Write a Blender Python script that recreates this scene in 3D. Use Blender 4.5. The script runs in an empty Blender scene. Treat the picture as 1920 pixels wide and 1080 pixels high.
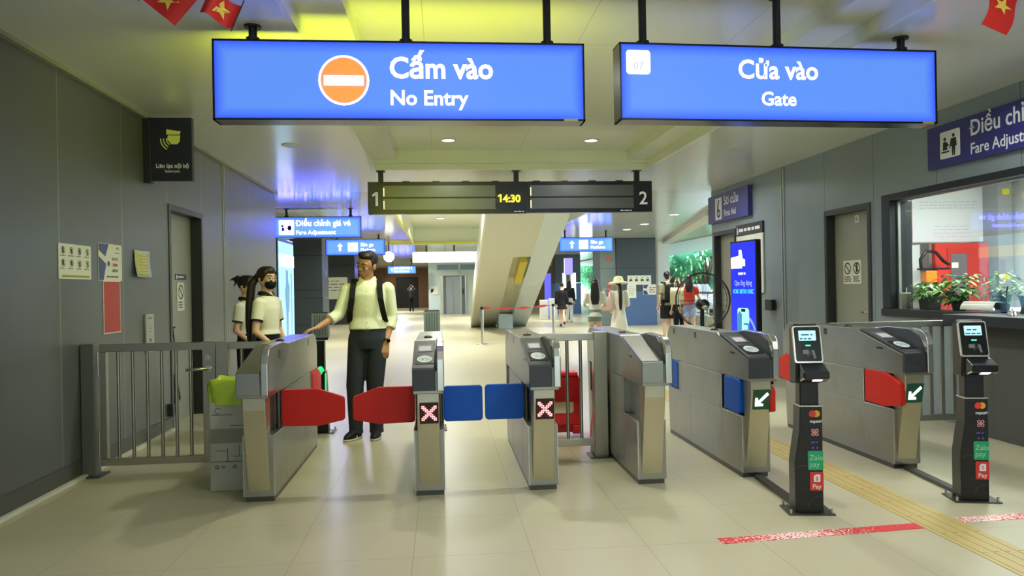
import bpy, bmesh, math, random
from mathutils import Vector, Matrix, Euler
random.seed(7)
S = bpy.context.scene
COL = S.collection
R = math.radians

# ---------------------------------------------------------------- camera
FPX, CAM_H = 1390.0, 1.38
YAW, ROLL = math.atan(132 / 1390.0), R(1.02)
fwd = Vector((math.sin(YAW), math.cos(YAW), 0))
rt0 = Vector((math.cos(YAW), -math.sin(YAW), 0))
up0 = Vector((0, 0, 1))
rt = rt0 * math.cos(ROLL) - up0 * math.sin(ROLL)
up = up0 * math.cos(ROLL) + rt0 * math.sin(ROLL)
cd = bpy.data.cameras.new('camera')
cam = bpy.data.objects.new('camera', cd)
COL.objects.link(cam)
cd.sensor_width = 36.0
cd.lens = FPX / 1920 * 36.0
cd.clip_end = 300
M3 = Matrix((rt, up, -fwd)).transposed()
cam.matrix_world = Matrix.Translation((0, 0, CAM_H)) @ M3.to_4x4()
S.camera = cam

# ---------------------------------------------------------------- world, sun, exposure
W = bpy.data.worlds.new('sky')
S.world = W
W.use_nodes = True
wn = W.node_tree.nodes
wl = W.node_tree.links
bg = wn['Background']
tc = wn.new('ShaderNodeTexCoord')
sx = wn.new('ShaderNodeSeparateXYZ')
rp = wn.new('ShaderNodeValToRGB')
wl.new(tc.outputs['Generated'], sx.inputs[0])
wl.new(sx.outputs['Z'], rp.inputs[0])
rp.color_ramp.elements[0].color = (0.80, 0.93, 0.98, 1)
rp.color_ramp.elements[1].color = (0.55, 0.78, 1.0, 1)
wl.new(rp.outputs[0], bg.inputs[0])
bg.inputs[1].default_value = 5.0
sun = bpy.data.lights.new('sun', 'SUN')
sun.energy = 5.0
sun.angle = R(3)
sun.color = (1, .97, .9)
so = bpy.data.objects.new('sun', sun)
COL.objects.link(so)
so.rotation_euler = Euler((R(28), R(-38), 0))
S.view_settings.view_transform = 'Standard'
S.view_settings.look = 'None'
S.view_settings.gamma = 1.0
S.view_settings.use_curve_mapping = False
S.view_settings.exposure = 0.0
S.cycles.use_denoising = True
S.cycles.max_bounces = 8
S.cycles.diffuse_bounces = 4
S.cycles.glossy_bounces = 4
S.cycles.transmission_bounces = 6
S.cycles.transparent_max_bounces = 8
S.cycles.sample_clamp_indirect = 6.0
S.cycles.caustics_reflective = False
S.cycles.caustics_refractive = False


# ---------------------------------------------------------------- colour and materials
def lin(c):
    out = []
    for v in c[:3]:
        v = v / 255.0
        out.append(v / 12.92 if v <= 0.04045 else ((v + 0.055) / 1.055) ** 2.4)
    return (out[0], out[1], out[2], 1.0)


MATS = {}


def mat(name, rgb=(128, 128, 128), rough=0.5, metal=0.0, emit=None, strength=0.0, spec=0.5, coat=0.0,
        noise=0.0, nscale=8.0, bump=0.0, bscale=40.0, alpha=1.0):
    if name in MATS:
        return MATS[name]
    m = bpy.data.materials.new(name)
    m.use_nodes = True
    nt = m.node_tree
    b = nt.nodes['Principled BSDF']
    c = lin(rgb)
    b.inputs['Base Color'].default_value = c
    b.inputs['Roughness'].default_value = rough
    b.inputs['Metallic'].default_value = metal
    b.inputs['Specular IOR Level'].default_value = spec
    b.inputs['Coat Weight'].default_value = coat
    b.inputs['Alpha'].default_value = alpha
    if emit is not None:
        b.inputs['Emission Color'].default_value = lin(emit)
        b.inputs['Emission Strength'].default_value = strength
    if noise > 0 or bump > 0:
        t = nt.nodes.new('ShaderNodeTexCoord')
    if noise > 0:
        n = nt.nodes.new('ShaderNodeTexNoise')
        n.inputs['Scale'].default_value = nscale
        n.inputs['Detail'].default_value = 4
        nt.links.new(t.outputs['Object'], n.inputs['Vector'])
        mx = nt.nodes.new('ShaderNodeMix')
        mx.data_type = 'RGBA'
        mx.inputs[6].default_value = tuple(v * (1 - noise) for v in c[:3]) + (1,)
        mx.inputs[7].default_value = tuple(min(1, v * (1 + noise)) for v in c[:3]) + (1,)
        nt.links.new(n.outputs['Fac'], mx.inputs[0])
        nt.links.new(mx.outputs[2], b.inputs['Base Color'])
    if bump > 0:
        n2 = nt.nodes.new('ShaderNodeTexNoise')
        n2.inputs['Scale'].default_value = bscale
        n2.inputs['Detail'].default_value = 3
        nt.links.new(t.outputs['Object'], n2.inputs['Vector'])
        bp = nt.nodes.new('ShaderNodeBump')
        bp.inputs['Strength'].default_value = bump
        bp.inputs['Distance'].default_value = 0.01
        nt.links.new(n2.outputs['Fac'], bp.inputs['Height'])
        nt.links.new(bp.outputs[0], b.inputs['Normal'])
    MATS[name] = m
    return m


def math_node(nt, op, a, b=None):
    n = nt.nodes.new('ShaderNodeMath')
    n.operation = op
    for i, v in enumerate((a, b)):
        if v is None:
            continue
        if hasattr(v, 'is_linked') or hasattr(v, 'links'):
            nt.links.new(v, n.inputs[i])
        else:
            n.inputs[i].default_value = v
    return n.outputs[0]


def seam_mat(name, rgb, seam_rgb, seams, rough=0.4, metal=0.0, spec=0.5, noise=0.08, nscale=1.5, var=0.0, bump=0.15,
             rnoise=0.0):
    """panelled surface: seams = [(axis, spacing, offset, width)] measured in metres of the place"""
    m = bpy.data.materials.new(name)
    m.use_nodes = True
    nt = m.node_tree
    b = nt.nodes['Principled BSDF']
    g = nt.nodes.new('ShaderNodeNewGeometry')
    s = nt.nodes.new('ShaderNodeSeparateXYZ')
    nt.links.new(g.outputs['Position'], s.inputs[0])
    mask = None
    cells = []
    for ax, sp, off, wd in seams:
        v = math_node(nt, 'DIVIDE', math_node(nt, 'SUBTRACT', s.outputs['XYZ'.index(ax)], off), sp)
        fr = math_node(nt, 'FRACT', v)
        cells.append(math_node(nt, 'FLOOR', v))
        d = math_node(nt, 'MINIMUM', fr, math_node(nt, 'SUBTRACT', 1.0, fr))
        k = math_node(nt, 'LESS_THAN', d, wd / sp / 2)
        mask = k if mask is None else math_node(nt, 'MAXIMUM', mask, k)
    n = nt.nodes.new('ShaderNodeTexNoise')
    n.inputs['Scale'].default_value = nscale
    n.inputs['Detail'].default_value = 5
    nt.links.new(g.outputs['Position'], n.inputs['Vector'])
    c = lin(rgb)
    mx = nt.nodes.new('ShaderNodeMix')
    mx.data_type = 'RGBA'
    mx.inputs[6].default_value = tuple(v * (1 - noise) for v in c[:3]) + (1,)
    mx.inputs[7].default_value = tuple(min(1, v * (1 + noise)) for v in c[:3]) + (1,)
    nt.links.new(n.outputs['Fac'], mx.inputs[0])
    last = mx.outputs[2]
    if var > 0:
        cb = nt.nodes.new('ShaderNodeCombineXYZ')
        for i, cl in enumerate(cells[:3]):
            nt.links.new(cl, cb.inputs[i])
        wn_ = nt.nodes.new('ShaderNodeTexWhiteNoise')
        nt.links.new(cb.outputs[0], wn_.inputs['Vector'])
        hs = nt.nodes.new('ShaderNodeHueSaturation')
        nt.links.new(last, hs.inputs['Color'])
        nt.links.new(math_node(nt, 'ADD', 1 - var, math_node(nt, 'MULTIPLY', wn_.outputs['Value'], 2 * var)), hs.inputs['Value'])
        last = hs.outputs[0]
    m2 = nt.nodes.new('ShaderNodeMix')
    m2.data_type = 'RGBA'
    nt.links.new(mask, m2.inputs[0])
    nt.links.new(last, m2.inputs[6])
    m2.inputs[7].default_value = lin(seam_rgb)
    nt.links.new(m2.outputs[2], b.inputs['Base Color'])
    b.inputs['Metallic'].default_value = metal
    b.inputs['Specular IOR Level'].default_value = spec
    if rnoise > 0:
        nt.links.new(math_node(nt, 'ADD', rough - rnoise / 2, math_node(nt, 'MULTIPLY', n.outputs['Fac'], rnoise)), b.inputs['Roughness'])
    else:
        b.inputs['Roughness'].default_value = rough
    if bump > 0:
        bp = nt.nodes.new('ShaderNodeBump')
        bp.invert = True
        bp.inputs['Strength'].default_value = bump
        bp.inputs['Distance'].default_value = 0.004
        nt.links.new(mask, bp.inputs['Height'])
        nt.links.new(bp.outputs[0], b.inputs['Normal'])
    MATS[name] = m
    return m


def steel_mat(name, rgb, rough, axis_scale=(60, 2, 60), stain=0.0, metal=0.92):
    m = bpy.data.materials.new(name)
    m.use_nodes = True
    nt = m.node_tree
    b = nt.nodes['Principled BSDF']
    t = nt.nodes.new('ShaderNodeTexCoord')
    mp = nt.nodes.new('ShaderNodeMapping')
    mp.inputs['Scale'].default_value = axis_scale
    nt.links.new(t.outputs['Object'], mp.inputs[0])
    n = nt.nodes.new('ShaderNodeTexNoise')
    n.inputs['Scale'].default_value = 3
    n.inputs['Detail'].default_value = 3
    nt.links.new(mp.outputs[0], n.inputs['Vector'])
    n2 = nt.nodes.new('ShaderNodeTexNoise')
    n2.inputs['Scale'].default_value = 4.0
    n2.inputs['Detail'].default_value = 6
    nt.links.new(t.outputs['Object'], n2.inputs['Vector'])
    c = lin(rgb)
    mx = nt.nodes.new('ShaderNodeMix')
    mx.data_type = 'RGBA'
    mx.inputs[6].default_value = c
    mx.inputs[7].default_value = (c[0] * .80, c[1] * .75, c[2] * .62, 1)
    if stain > 0:
        rp_ = nt.nodes.new('ShaderNodeValToRGB')
        rp_.color_ramp.elements[0].position = .5
        rp_.color_ramp.elements[1].position = .75
        nt.links.new(n2.outputs['Fac'], rp_.inputs[0])
        nt.links.new(math_node(nt, 'MULTIPLY', rp_.outputs[0], stain), mx.inputs[0])
    else:
        mx.inputs[0].default_value = 0
    nt.links.new(mx.outputs[2], b.inputs['Base Color'])
    b.inputs['Metallic'].default_value = metal
    nt.links.new(math_node(nt, 'ADD', rough - .06, math_node(nt, 'MULTIPLY', n.outputs['Fac'], .14)), b.inputs['Roughness'])
    MATS[name] = m
    return m


# ---------------------------------------------------------------- mesh helpers
class MB:
    def __init__(s):
        s.v, s.f, s.m, s.s = [], [], [], []

    def add(s, vs, fs, mi=0, smooth=False, T=None):
        o = len(s.v)
        for p in vs:
            p = Vector(p)
            s.v.append(T @ p if T is not None else p)
        for f in fs:
            s.f.append([i + o for i in f])
            s.m.append(mi)
            s.s.append(smooth)
        return s

    def box(s, x0, x1, y0, y1, z0, z1, mi=0, T=None):
        vs = [(x, y, z) for x in (x0, x1) for y in (y0, y1) for z in (z0, z1)]
        fs = [(0, 1, 3, 2), (4, 6, 7, 5), (0, 4, 5, 1), (2, 3, 7, 6), (0, 2, 6, 4), (1, 5, 7, 3)]
        return s.add(vs, fs, mi, False, T)

    def prism(s, poly, ax, a, b, mi=0, smooth=False, T=None):
        def P(u, v, w):
            return {'x': (w, u, v), 'y': (u, w, v), 'z': (u, v, w)}[ax]
        n = len(poly)
        vs = [P(u, v, a) for u, v in poly] + [P(u, v, b) for u, v in poly]
        fs = [tuple(range(n)), tuple(range(2 * n - 1, n - 1, -1))]
        s.add(vs, fs, mi, False, T)
        o = len(s.v) - 2 * n
        for i in range(n):
            j = (i + 1) % n
            s.f.append([o + i, o + j, o + n + j, o + n + i])
            s.m.append(mi)
            s.s.append(smooth)
        return s

    def cyl(s, p0, p1, r0, r1=None, n=16, mi=0, smooth=True, cap=True):
        r1 = r0 if r1 is None else r1
        p0, p1 = Vector(p0), Vector(p1)
        d = (p1 - p0).normalized()
        a = d.orthogonal().normalized()
        b = d.cross(a)
        vs = []
        for p, r in ((p0, r0), (p1, r1)):
            for i in range(n):
                t = 2 * math.pi * i / n
                vs.append(p + (a * math.cos(t) + b * math.sin(t)) * r)
        fs = [(i, (i + 1) % n, n + (i + 1) % n, n + i) for i in range(n)]
        s.add(vs, fs, mi, smooth)
        if cap:
            s.add(vs, [tuple(range(n - 1, -1, -1)), tuple(range(n, 2 * n))], mi, False)
        return s

    def tube(s, pts, r, n=8, mi=0, closed=False):
        pts = [Vector(p) for p in pts]
        k = len(pts)
        vs, fs = [], []
        prev = None
        for i in range(k):
            if closed:
                d = (pts[(i + 1) % k] - pts[i - 1]).normalized()
            else:
                d = (pts[min(i + 1, k - 1)] - pts[max(i - 1, 0)]).normalized()
            if prev is None:
                a = d.orthogonal().normalized()
            else:
                a = (prev - d * prev.dot(d)).normalized()
            prev = a
            b = d.cross(a)
            rr = r[i] if isinstance(r, (list, tuple)) else r
            for j in range(n):
                t = 2 * math.pi * j / n
                vs.append(pts[i] + (a * math.cos(t) + b * math.sin(t)) * rr)
        for i in range(k if closed else k - 1):
            i2 = (i + 1) % k
            for j in range(n):
                j2 = (j + 1) % n
                fs.append((i * n + j, i * n + j2, i2 * n + j2, i2 * n + j))
        if not closed:
            fs.append(tuple(range(n - 1, -1, -1)))
            fs.append(tuple(range((k - 1) * n, k * n)))
        return s.add(vs, fs, mi, True)

    def ball(s, c, r, nu=16, nv=10, mi=0, T=None):
        if not isinstance(r, (tuple, list)):
            r = (r, r, r)
        c = Vector(c)
        vs = [c + Vector((0, 0, r[2]))]
        for i in range(1, nv):
            ph = math.pi * i / nv
            for j in range(nu):
                t = 2 * math.pi * j / nu
                vs.append(c + Vector((r[0] * math.sin(ph) * math.cos(t), r[1] * math.sin(ph) * math.sin(t), r[2] * math.cos(ph))))
        vs.append(c - Vector((0, 0, r[2])))
        fs = [(0, 1 + j, 1 + (j + 1) % nu) for j in range(nu)]
        for i in range(nv - 2):
            for j in range(nu):
                a, b = 1 + i * nu + j, 1 + i * nu + (j + 1) % nu
                fs.append((a, a + nu, b + nu, b))
        e = len(vs) - 1
        fs += [(e, 1 + (nv - 2) * nu + (j + 1) % nu, 1 + (nv - 2) * nu + j) for j in range(nu)]
        return s.add(vs, fs, mi, True, T)

    def limb(s, p0, r0, p1, r1, n=14, mi=0, e0=True, e1=True):
        s.cyl(p0, p1, r0, r1, n, mi)
        if e0:
            s.ball(p0, r0, n, 8, mi)
        if e1:
            s.ball(p1, r1, n, 8, mi)
        return s

    def loft(s, rings, n=24, mi=0, T=None, power=2.0):
        """rings: (cx, cy, cz, rx, ry)"""
        vs, fs = [], []
        for cx, cy, cz, rx, ry in rings:
            for j in range(n):
                t = 2 * math.pi * j / n
                ct, st = math.cos(t), math.sin(t)
                e = 2.0 / power
                vs.append((cx + rx * math.copysign(abs(ct) ** e, ct), cy + ry * math.copysign(abs(st) ** e, st), cz))
        for i in range(len(rings) - 1):
            for j in range(n):
                j2 = (j + 1) % n
                fs.append((i * n + j, i * n + j2, (i + 1) * n + j2, (i + 1) * n + j))
        fs.append(tuple(range(n - 1, -1, -1)))
        fs.append(tuple(range((len(rings) - 1) * n, len(rings) * n)))
        return s.add(vs, fs, mi, True, T)

    def lathe(s, prof, c=(0, 0, 0), n=20, mi=0):
        """prof: (radius, z)"""
        return s.loft([(c[0], c[1], c[2] + z, r, r) for r, z in prof], n, mi)

    def mesh(s, name, mats):
        me = bpy.data.meshes.new(name)
        me.from_pydata([tuple(p) for p in s.v], [], s.f)
        for m in mats:
            me.materials.append(m)
        for p, mi, sm in zip(me.polygons, s.m, s.s):
            p.material_index = mi
            p.use_smooth = sm
        bm = bmesh.new()
        bm.from_mesh(me)
        bmesh.ops.recalc_face_normals(bm, faces=bm.faces)
        bm.to_mesh(me)
        bm.free()
        return me

    def build(s, name, mats, parent=None, loc=(0, 0, 0), rot=(0, 0, 0), bevel=0.0, seg=2, **kw):
        if not isinstance(mats, (list, tuple)):
            mats = [mats]
        o = bpy.data.objects.new(name, s.mesh(name, mats))
        COL.objects.link(o)
        o.location = loc
        o.rotation_euler = rot
        if parent is not None:
            o.parent = parent
        if bevel > 0:
            b = o.modifiers.new('bevel', 'BEVEL')
            b.width = bevel
            b.segments = seg
            b.limit_method = 'ANGLE'
            b.angle_limit = R(35)
        tag(o, **kw)
        return o


def tag(o, label=None, cat=None, group=None, kind=None):
    if label:
        o['label'] = label
    if cat:
        o['category'] = cat
    if group:
        o['group'] = group
    if kind:
        o['kind'] = kind
    return o


def thing(name, label, cat, loc=(0, 0, 0), rz=0.0, group=None):
    o = bpy.data.objects.new(name, None)
    COL.objects.link(o)
    o.empty_display_size = 0.1
    o.location = loc
    o.rotation_euler = (0, 0, rz)
    return tag(o, label, cat, group)


def bx(name, m, b, parent=None, bevel=0.0, **kw):
    return MB().box(*b).build(name, m, parent, bevel=bevel, **kw)


FRONT, LEFTW, RIGHTW, BACK = (R(90), 0, 0), (R(90), 0, R(90)), (R(90), 0, R(-90)), (R(90), 0, R(180))


def text_geo(body, size, bold=0.0, align='LEFT', space=1.0):
    c = bpy.data.curves.new('lettering', 'FONT')
    c.body = body
    c.size = size
    c.align_x = align
    c.offset = bold * size
    c.space_character = space
    c.extrude = 0.0008
    c.resolution_u = 3
    o = bpy.data.objects.new('lettering', c)
    COL.objects.link(o)
    dg = bpy.context.evaluated_depsgraph_get()
    me = bpy.data.meshes.new_from_object(o.evaluated_get(dg))
    vs = [v.co.copy() for v in me.vertices]
    fs = [tuple(p.vertices) for p in me.polygons]
    bpy.data.objects.remove(o)
    bpy.data.curves.remove(c)
    bpy.data.meshes.remove(me)
    return vs, fs


def put_text(mb, body, size, loc, rot=FRONT, bold=0.02, align='LEFT', mi=0, sx=1.0, space=1.0):
    T = Matrix.Translation(loc) @ Euler(rot).to_matrix().to_4x4() @ Matrix.Diagonal((sx, 1, 1, 1))
    lead = ''
    if body.startswith('Đ') and align == 'LEFT':
        body = 'D' + body[1:]
        mb.add(*MB_flat(-.03 * size, .28 * size, .3 * size, .38 * size), mi, False, T)
    vs, fs = text_geo(body, size, bold, align, space)
    mb.add(vs, fs, mi, False, T)
    return mb


def MB_flat(x0, x1, y0, y1, z=0.0008):
    vs = [(x, y, zz) for x in (x0, x1) for y in (y0, y1) for zz in (-z, z)]
    return vs, [(0, 1, 3, 2), (4, 6, 7, 5), (0, 4, 5, 1), (2, 3, 7, 6), (0, 2, 6, 4), (1, 5, 7, 3)]


def plate(mb, x0, x1, y0, y1, loc, rot, mi=0, z0=0.0, z1=0.001):
    """thin raised rectangle in a face's own plane"""
    T = Matrix.Translation(loc) @ Euler(rot).to_matrix().to_4x4()
    return mb.box(x0, x1, y0, y1, z0, z1, mi, T)


def poly_plate(mb, poly, loc, rot, mi=0, z0=0.0, z1=0.001):
    T = Matrix.Translation(loc) @ Euler(rot).to_matrix().to_4x4()
    return mb.prism(poly, 'z', z0, z1, mi, False, T)


def circ(cx, cy, r, n=28, r2=None):
    r2 = r if r2 is None else r2
    return [(cx + r * math.cos(2 * math.pi * i / n), cy + r2 * math.sin(2 * math.pi * i / n)) for i in range(n)]


def rrect(x0, x1, y0, y1, r, n=5):
    out = []
    for cx, cy, a in ((x1 - r, y1 - r, 0), (x0 + r, y1 - r, 90), (x0 + r, y0 + r, 180), (x1 - r, y0 + r, 270)):
        for i in range(n + 1):
            t = R(a + 90 * i / n)
            out.append((cx + r * math.cos(t), cy + r * math.sin(t)))
    return out


def ring_plate(mb, cx, cy, r0, r1, loc, rot, mi=0, z=0.001, a0=0, a1=360, n=32):
    T = Matrix.Translation(loc) @ Euler(rot).to_matrix().to_4x4()
    full = (a1 - a0) >= 360
    k = n if full else n + 1
    vs = []
    for i in range(k):
        t = R(a0 + (a1 - a0) * i / n)
        for r in (r0, r1):
            vs.append((cx + r * math.cos(t), cy + r * math.sin(t), z))
    fs = []
    for i in range(n):
        j = (i + 1) % k
        fs.append((2 * i, 2 * i + 1, 2 * j + 1, 2 * j))
    return mb.add(vs, fs, mi, False, T)


def no_symbol(mb, cx, cy, r, loc, rot, mi=0, z=0.0012):
    ring_plate(mb, cx, cy, r * .8, r, loc, rot, mi, z)
    T = Matrix.Translation(loc) @ Euler(rot).to_matrix().to_4x4() @ Matrix.Translation((cx, cy, 0)) @ Matrix.Rotation(R(-45), 4, 'Z')
    mb.box(-r * .85, r * .85, -r * .1, r * .1, z - .0006, z, mi, T)
    return mb


def scribble(mb, x0, x1, y0, y1, rows, loc, rot, mi=0, fill=.55, z=0.001):
    """lines of small print as short raised dashes"""
    h = (y1 - y0) / rows
    for k in range(rows):
        y = y1 - (k + .5) * h
        x = x0
        end = x0 + (x1 - x0) * random.uniform(.7, 1)
        while x < end:
            w = min(end - x, random.uniform(.8, 2.6) * h)
            plate(mb, x, x + w, y - h * fill / 2, y + h * fill / 2, loc, rot, mi, z - .0006, z)
            x += w + h * .45
    return mb


def bake(mb, name, mats, voxel=0.012, smooth=3, parent=None, loc=(0, 0, 0), rot=(0, 0, 0), **kw):
    """fuse overlapping closed shapes into one continuous surface"""
    t = bpy.data.objects.new('tmp', mb.mesh('tmp', []))
    COL.objects.link(t)
    md = t.modifiers.new('r', 'REMESH')
    md.mode = 'VOXEL'
    md.voxel_size = voxel
    if smooth:
        sm = t.modifiers.new('s', 'SMOOTH')
        sm.iterations = smooth
        sm.factor = .5
    dg = bpy.context.evaluated_depsgraph_get()
    me = bpy.data.meshes.new_from_object(t.evaluated_get(dg))
    bpy.data.objects.remove(t)
    me.name = name
    me.materials.clear()
    for m in (mats if isinstance(mats, (list, tuple)) else [mats]):
        me.materials.append(m)
    for p in me.polygons:
        p.use_smooth = True
        p.material_index = 0
    o = bpy.data.objects.new(name, me)
    COL.objects.link(o)
    o.location = loc
    o.rotation_euler = rot
    if parent is not None:
        o.parent = parent
    return tag(o, **kw)

# ---------------------------------------------------------------- materials of the place
M_FLOOR = seam_mat('floor_tiles', (188, 181, 150), (152, 146, 118), [('X', .615, -.785, .004), ('Y', .65, 3.855, .004)],
                   rough=.33, spec=.45, noise=.05, nscale=.9, var=.012, bump=.05, rnoise=.1)
M_WALL = seam_mat('grey_wall_panels', (100, 103, 103), (140, 142, 128), [('Y', 1.07, 5.642, .012)], rough=.36, metal=.25, spec=.5, noise=.05, var=.02)
M_WALLR = seam_mat('grey_booth_panels', (134, 146, 153), (98, 98, 94), [('Y', 1.08, 9.07, .010)], rough=.42, metal=.15, spec=.5, noise=.05, var=.02)
M_CEIL = seam_mat('ceiling_panels', (234, 238, 232), (244, 246, 230), [('X', .97, -1.99, .008), ('Y', .655, 4.49, .008)],
                  rough=.17, spec=.6, noise=.03, bump=.25, var=.01)
M_CEILH = seam_mat('hall_ceiling_strips', (222, 226, 220), (186, 190, 186), [('X', 1.2, -1.0, .012), ('Y', .2, 0, .02)],
                   rough=.13, spec=.7, noise=.03, bump=.35)
M_COFF = mat('coffer_white', (236, 240, 222), .3, spec=.5)
M_WHITE = mat('white_paint', (225, 226, 222), .5)
M_OFFW = mat('off_white_paint', (205, 204, 192), .5)
M_DARK = mat('dark_grey_cladding', (50, 56, 62), .4, metal=.2)
M_DOOR = mat('grey_door_paint', (152, 152, 142), .42)
M_DOORF = mat('dark_door_frame', (52, 54, 52), .4, metal=.3)
M_FRAME = mat('charcoal_window_frame', (38, 42, 45), .35, metal=.3)
M_BLACK = mat('black_metal', (18, 18, 20), .42)
M_BLKP = mat('black_plastic', (14, 14, 15), .32)
M_STEEL = steel_mat('brushed_steel', (160, 160, 154), .30, stain=.5)
M_STEELF = steel_mat('front_steel', (196, 190, 168), .36, stain=.45)
M_STEEL2 = steel_mat('polished_steel', (205, 203, 196), .18, (3, 60, 60))
M_STEELD = steel_mat('dark_steel', (98, 96, 90), .36, stain=.2)
M_STEELB = steel_mat('satin_fence_steel', (178, 173, 158), .3, (60, 60, 2))
M_CHAR = mat('charcoal_plastic', (58, 62, 68), .42)
M_RED = mat('red_flap', (204, 34, 28), .5, spec=.35)
M_BLUE = mat('blue_flap', (14, 88, 196), .5, spec=.35)
M_LED_R = mat('red_led', (255, 190, 190), .5, emit=(255, 165, 172), strength=1.5)
M_LED_W = mat('white_led', (255, 255, 255), .5, emit=(230, 255, 240), strength=1.6)
M_LED_RBG = mat('red_led_panel', (52, 8, 14), .35)
M_LED_GBG = mat('green_led_panel', (6, 50, 36), .35, emit=(6, 60, 40), strength=.5)
M_SIGNW = mat('violet_glow_lettering', (255, 255, 255), .5, emit=(70, 66, 255), strength=22.0)  # strong violet emission added to tint the ceiling; clips to white in view
M_WTXT = mat('white_lettering', (232, 234, 236), .5)
M_KTXT = mat('black_lettering', (22, 24, 28), .5)
M_GTXT = mat('grey_lettering', (112, 114, 118), .5)
M_NAVY = mat('navy_sign', (28, 28, 50), .4)
M_BSIGN = mat('deep_blue_sign', (42, 40, 118), .4)
M_PAPER = mat('white_paper', (226, 226, 212), .6)
M_YPAPER = mat('yellow_paper', (212, 208, 130), .6)
M_LAMP = mat('lamp_lens', (255, 255, 255), .5, emit=(255, 252, 240), strength=4.0)
M_LAMPOFF = mat('unlit_lamp_lens', (196, 194, 178), .3)
M_GLASS = None


def glass_mat(name, tint, refl=.12, rough=.02):
    m = bpy.data.materials.new(name)
    m.use_nodes = True
    nt = m.node_tree
    nt.nodes.remove(nt.nodes['Principled BSDF'])
    out = nt.nodes['Material Output']
    tr = nt.nodes.new('ShaderNodeBsdfTransparent')
    tr.inputs[0].default_value = lin(tint)
    gl = nt.nodes.new('ShaderNodeBsdfGlossy')
    gl.inputs['Roughness'].default_value = rough
    mx = nt.nodes.new('ShaderNodeMixShader')
    mx.inputs[0].default_value = refl
    nt.links.new(tr.outputs[0], mx.inputs[1])
    nt.links.new(gl.outputs[0], mx.inputs[2])
    nt.links.new(mx.outputs[0], out.inputs[0])
    MATS[name] = m
    return m


M_GLASS = glass_mat('window_glass', (246, 251, 250), .085)
ST = dict(kind='structure')

# ---------------------------------------------------------------- lights of the place and fill lamps added for the far hall
LAMPS_ON = []


def lamp(x, y, z, watts, size=.16, color=(1, .97, .84), spread=150):
    l = bpy.data.lights.new('lamp_light', 'AREA')
    l.shape = 'DISK'
    l.size = size
    l.energy = watts
    l.color = color
    l.spread = R(spread)
    o = bpy.data.objects.new('lamp_light', l)
    COL.objects.link(o)
    o.location = (x, y, z)
    return o


def downlight(x, y, z, watts, label, group=None, r=.085, color=(1, .97, .84), spread=150):
    t = thing('ceiling_downlight', label, 'downlight', (x, y, z), 0, group)
    MB().lathe([(r * 1.18, 0), (r * 1.18, -.008), (r, -.012), (r * .96, -.004), (r * .96, 0)], n=24).build('trim_ring', M_WHITE, t)
    MB().cyl((0, 0, -.001), (0, 0, -.008), r * .95, n=24).build('lens', M_LAMP if watts else M_LAMPOFF, t)
    if watts:
        lamp(x, y, z - .02, watts, r * 2, color, spread)
    return t


CZ, CZ2 = 3.05, 3.30
GRP = 'lit round downlights'
NEARC = (.99, 1.0, .93)
for x, y, lb in ((.12, 9.57, 'lit round downlight in the near ceiling recess, behind the No Entry sign'),
                 (1.985, 9.57, 'lit round downlight in the near ceiling recess, between the two blue signs'),):
    downlight(x, y, CZ2, 26, lb, GRP, color=NEARC)
for x, y, w in ((.12, 6.4, 34), (1.985, 6.4, 38), (.12, 3.0, 20), (1.985, 3.0, 26)):
    lamp(x, y, CZ2 - .03, w, .18, NEARC, 160)
for x, y, w in ((-.2, -1.5, 26), (2.6, -1.5, 34), (4.0, 1.2, 26), (4.1, 5.2, 20), (3.9, 11.2, 20)):
    lamp(x, y, CZ - .03, w, .3, (.95, .99, 1.0), 165)
for x, y, lb in ((5.5, 17.07, 'nearest lit downlight of the row in the right hall ceiling'),
                 (5.5, 19.65, 'middle lit downlight of the row in the right hall ceiling'),
                 (5.47, 21.45, 'farthest lit downlight of the row, above the dark cladded column')):
    downlight(x, y, CZ, 60, lb, GRP, r=.11, color=(1, .99, .93))
downlight(.0, 23.0, 3.575, 150, 'lit downlight in the far ceiling recess, left of the inclined stair', GRP, r=.13, color=(1, .97, .84))
lamp(.03, 17.4, 3.5, 150, .3, (.99, 1, .96), 165)
lamp(2.2, 14.8, 3.5, 60, .3, (.99, 1, .96), 165)
for x, y, w in ((-3.0, 19.5, 90), (-5.5, 26, 90), (-.5, 31, 150), (1.8, 35, 150), (-2.2, 39, 130), (4.2, 31, 90), (-2.6, 47, 150), (-3.2, 54.5, 45), (1, 48, 100),
                (4.4, 24, 70), (-1.6, 14, 40)):
    lamp(x, y, CZ - .05, w * 1.25, .3, (.99, 1, .96), 165)  # added fill lamps without fixtures, to brighten the far hall
for x, y, lb in ((-1.68, 8.63, 'unlit round downlight in the left ceiling, behind the No Entry sign'),
                 (3.62, 8.8, 'unlit round downlight in the right ceiling, behind the Gate sign'),
                 (3.98, 6.0, 'unlit round downlight in the right ceiling, right of the Gate sign')):
    downlight(x, y, CZ, 0, lb, 'unlit round downlights')

# ---------------------------------------------------------------- floor, walls
bx('floor', M_FLOOR, (-14, 18, -7, 58, -.12, 0), **ST)
TAC = MB()


def left_wall():
    m = MB()
    x0, x1 = -3.0, -2.745
    m.box(x0, x1, -7, 7.82, 0, 3.6)
    m.box(x0, x1, 7.82, 8.86, 2.28, 3.6)
    m.box(x0, x1, 8.86, 12.72, 0, 3.6)
    m.build('wall_left', M_WALL, **ST)


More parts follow.
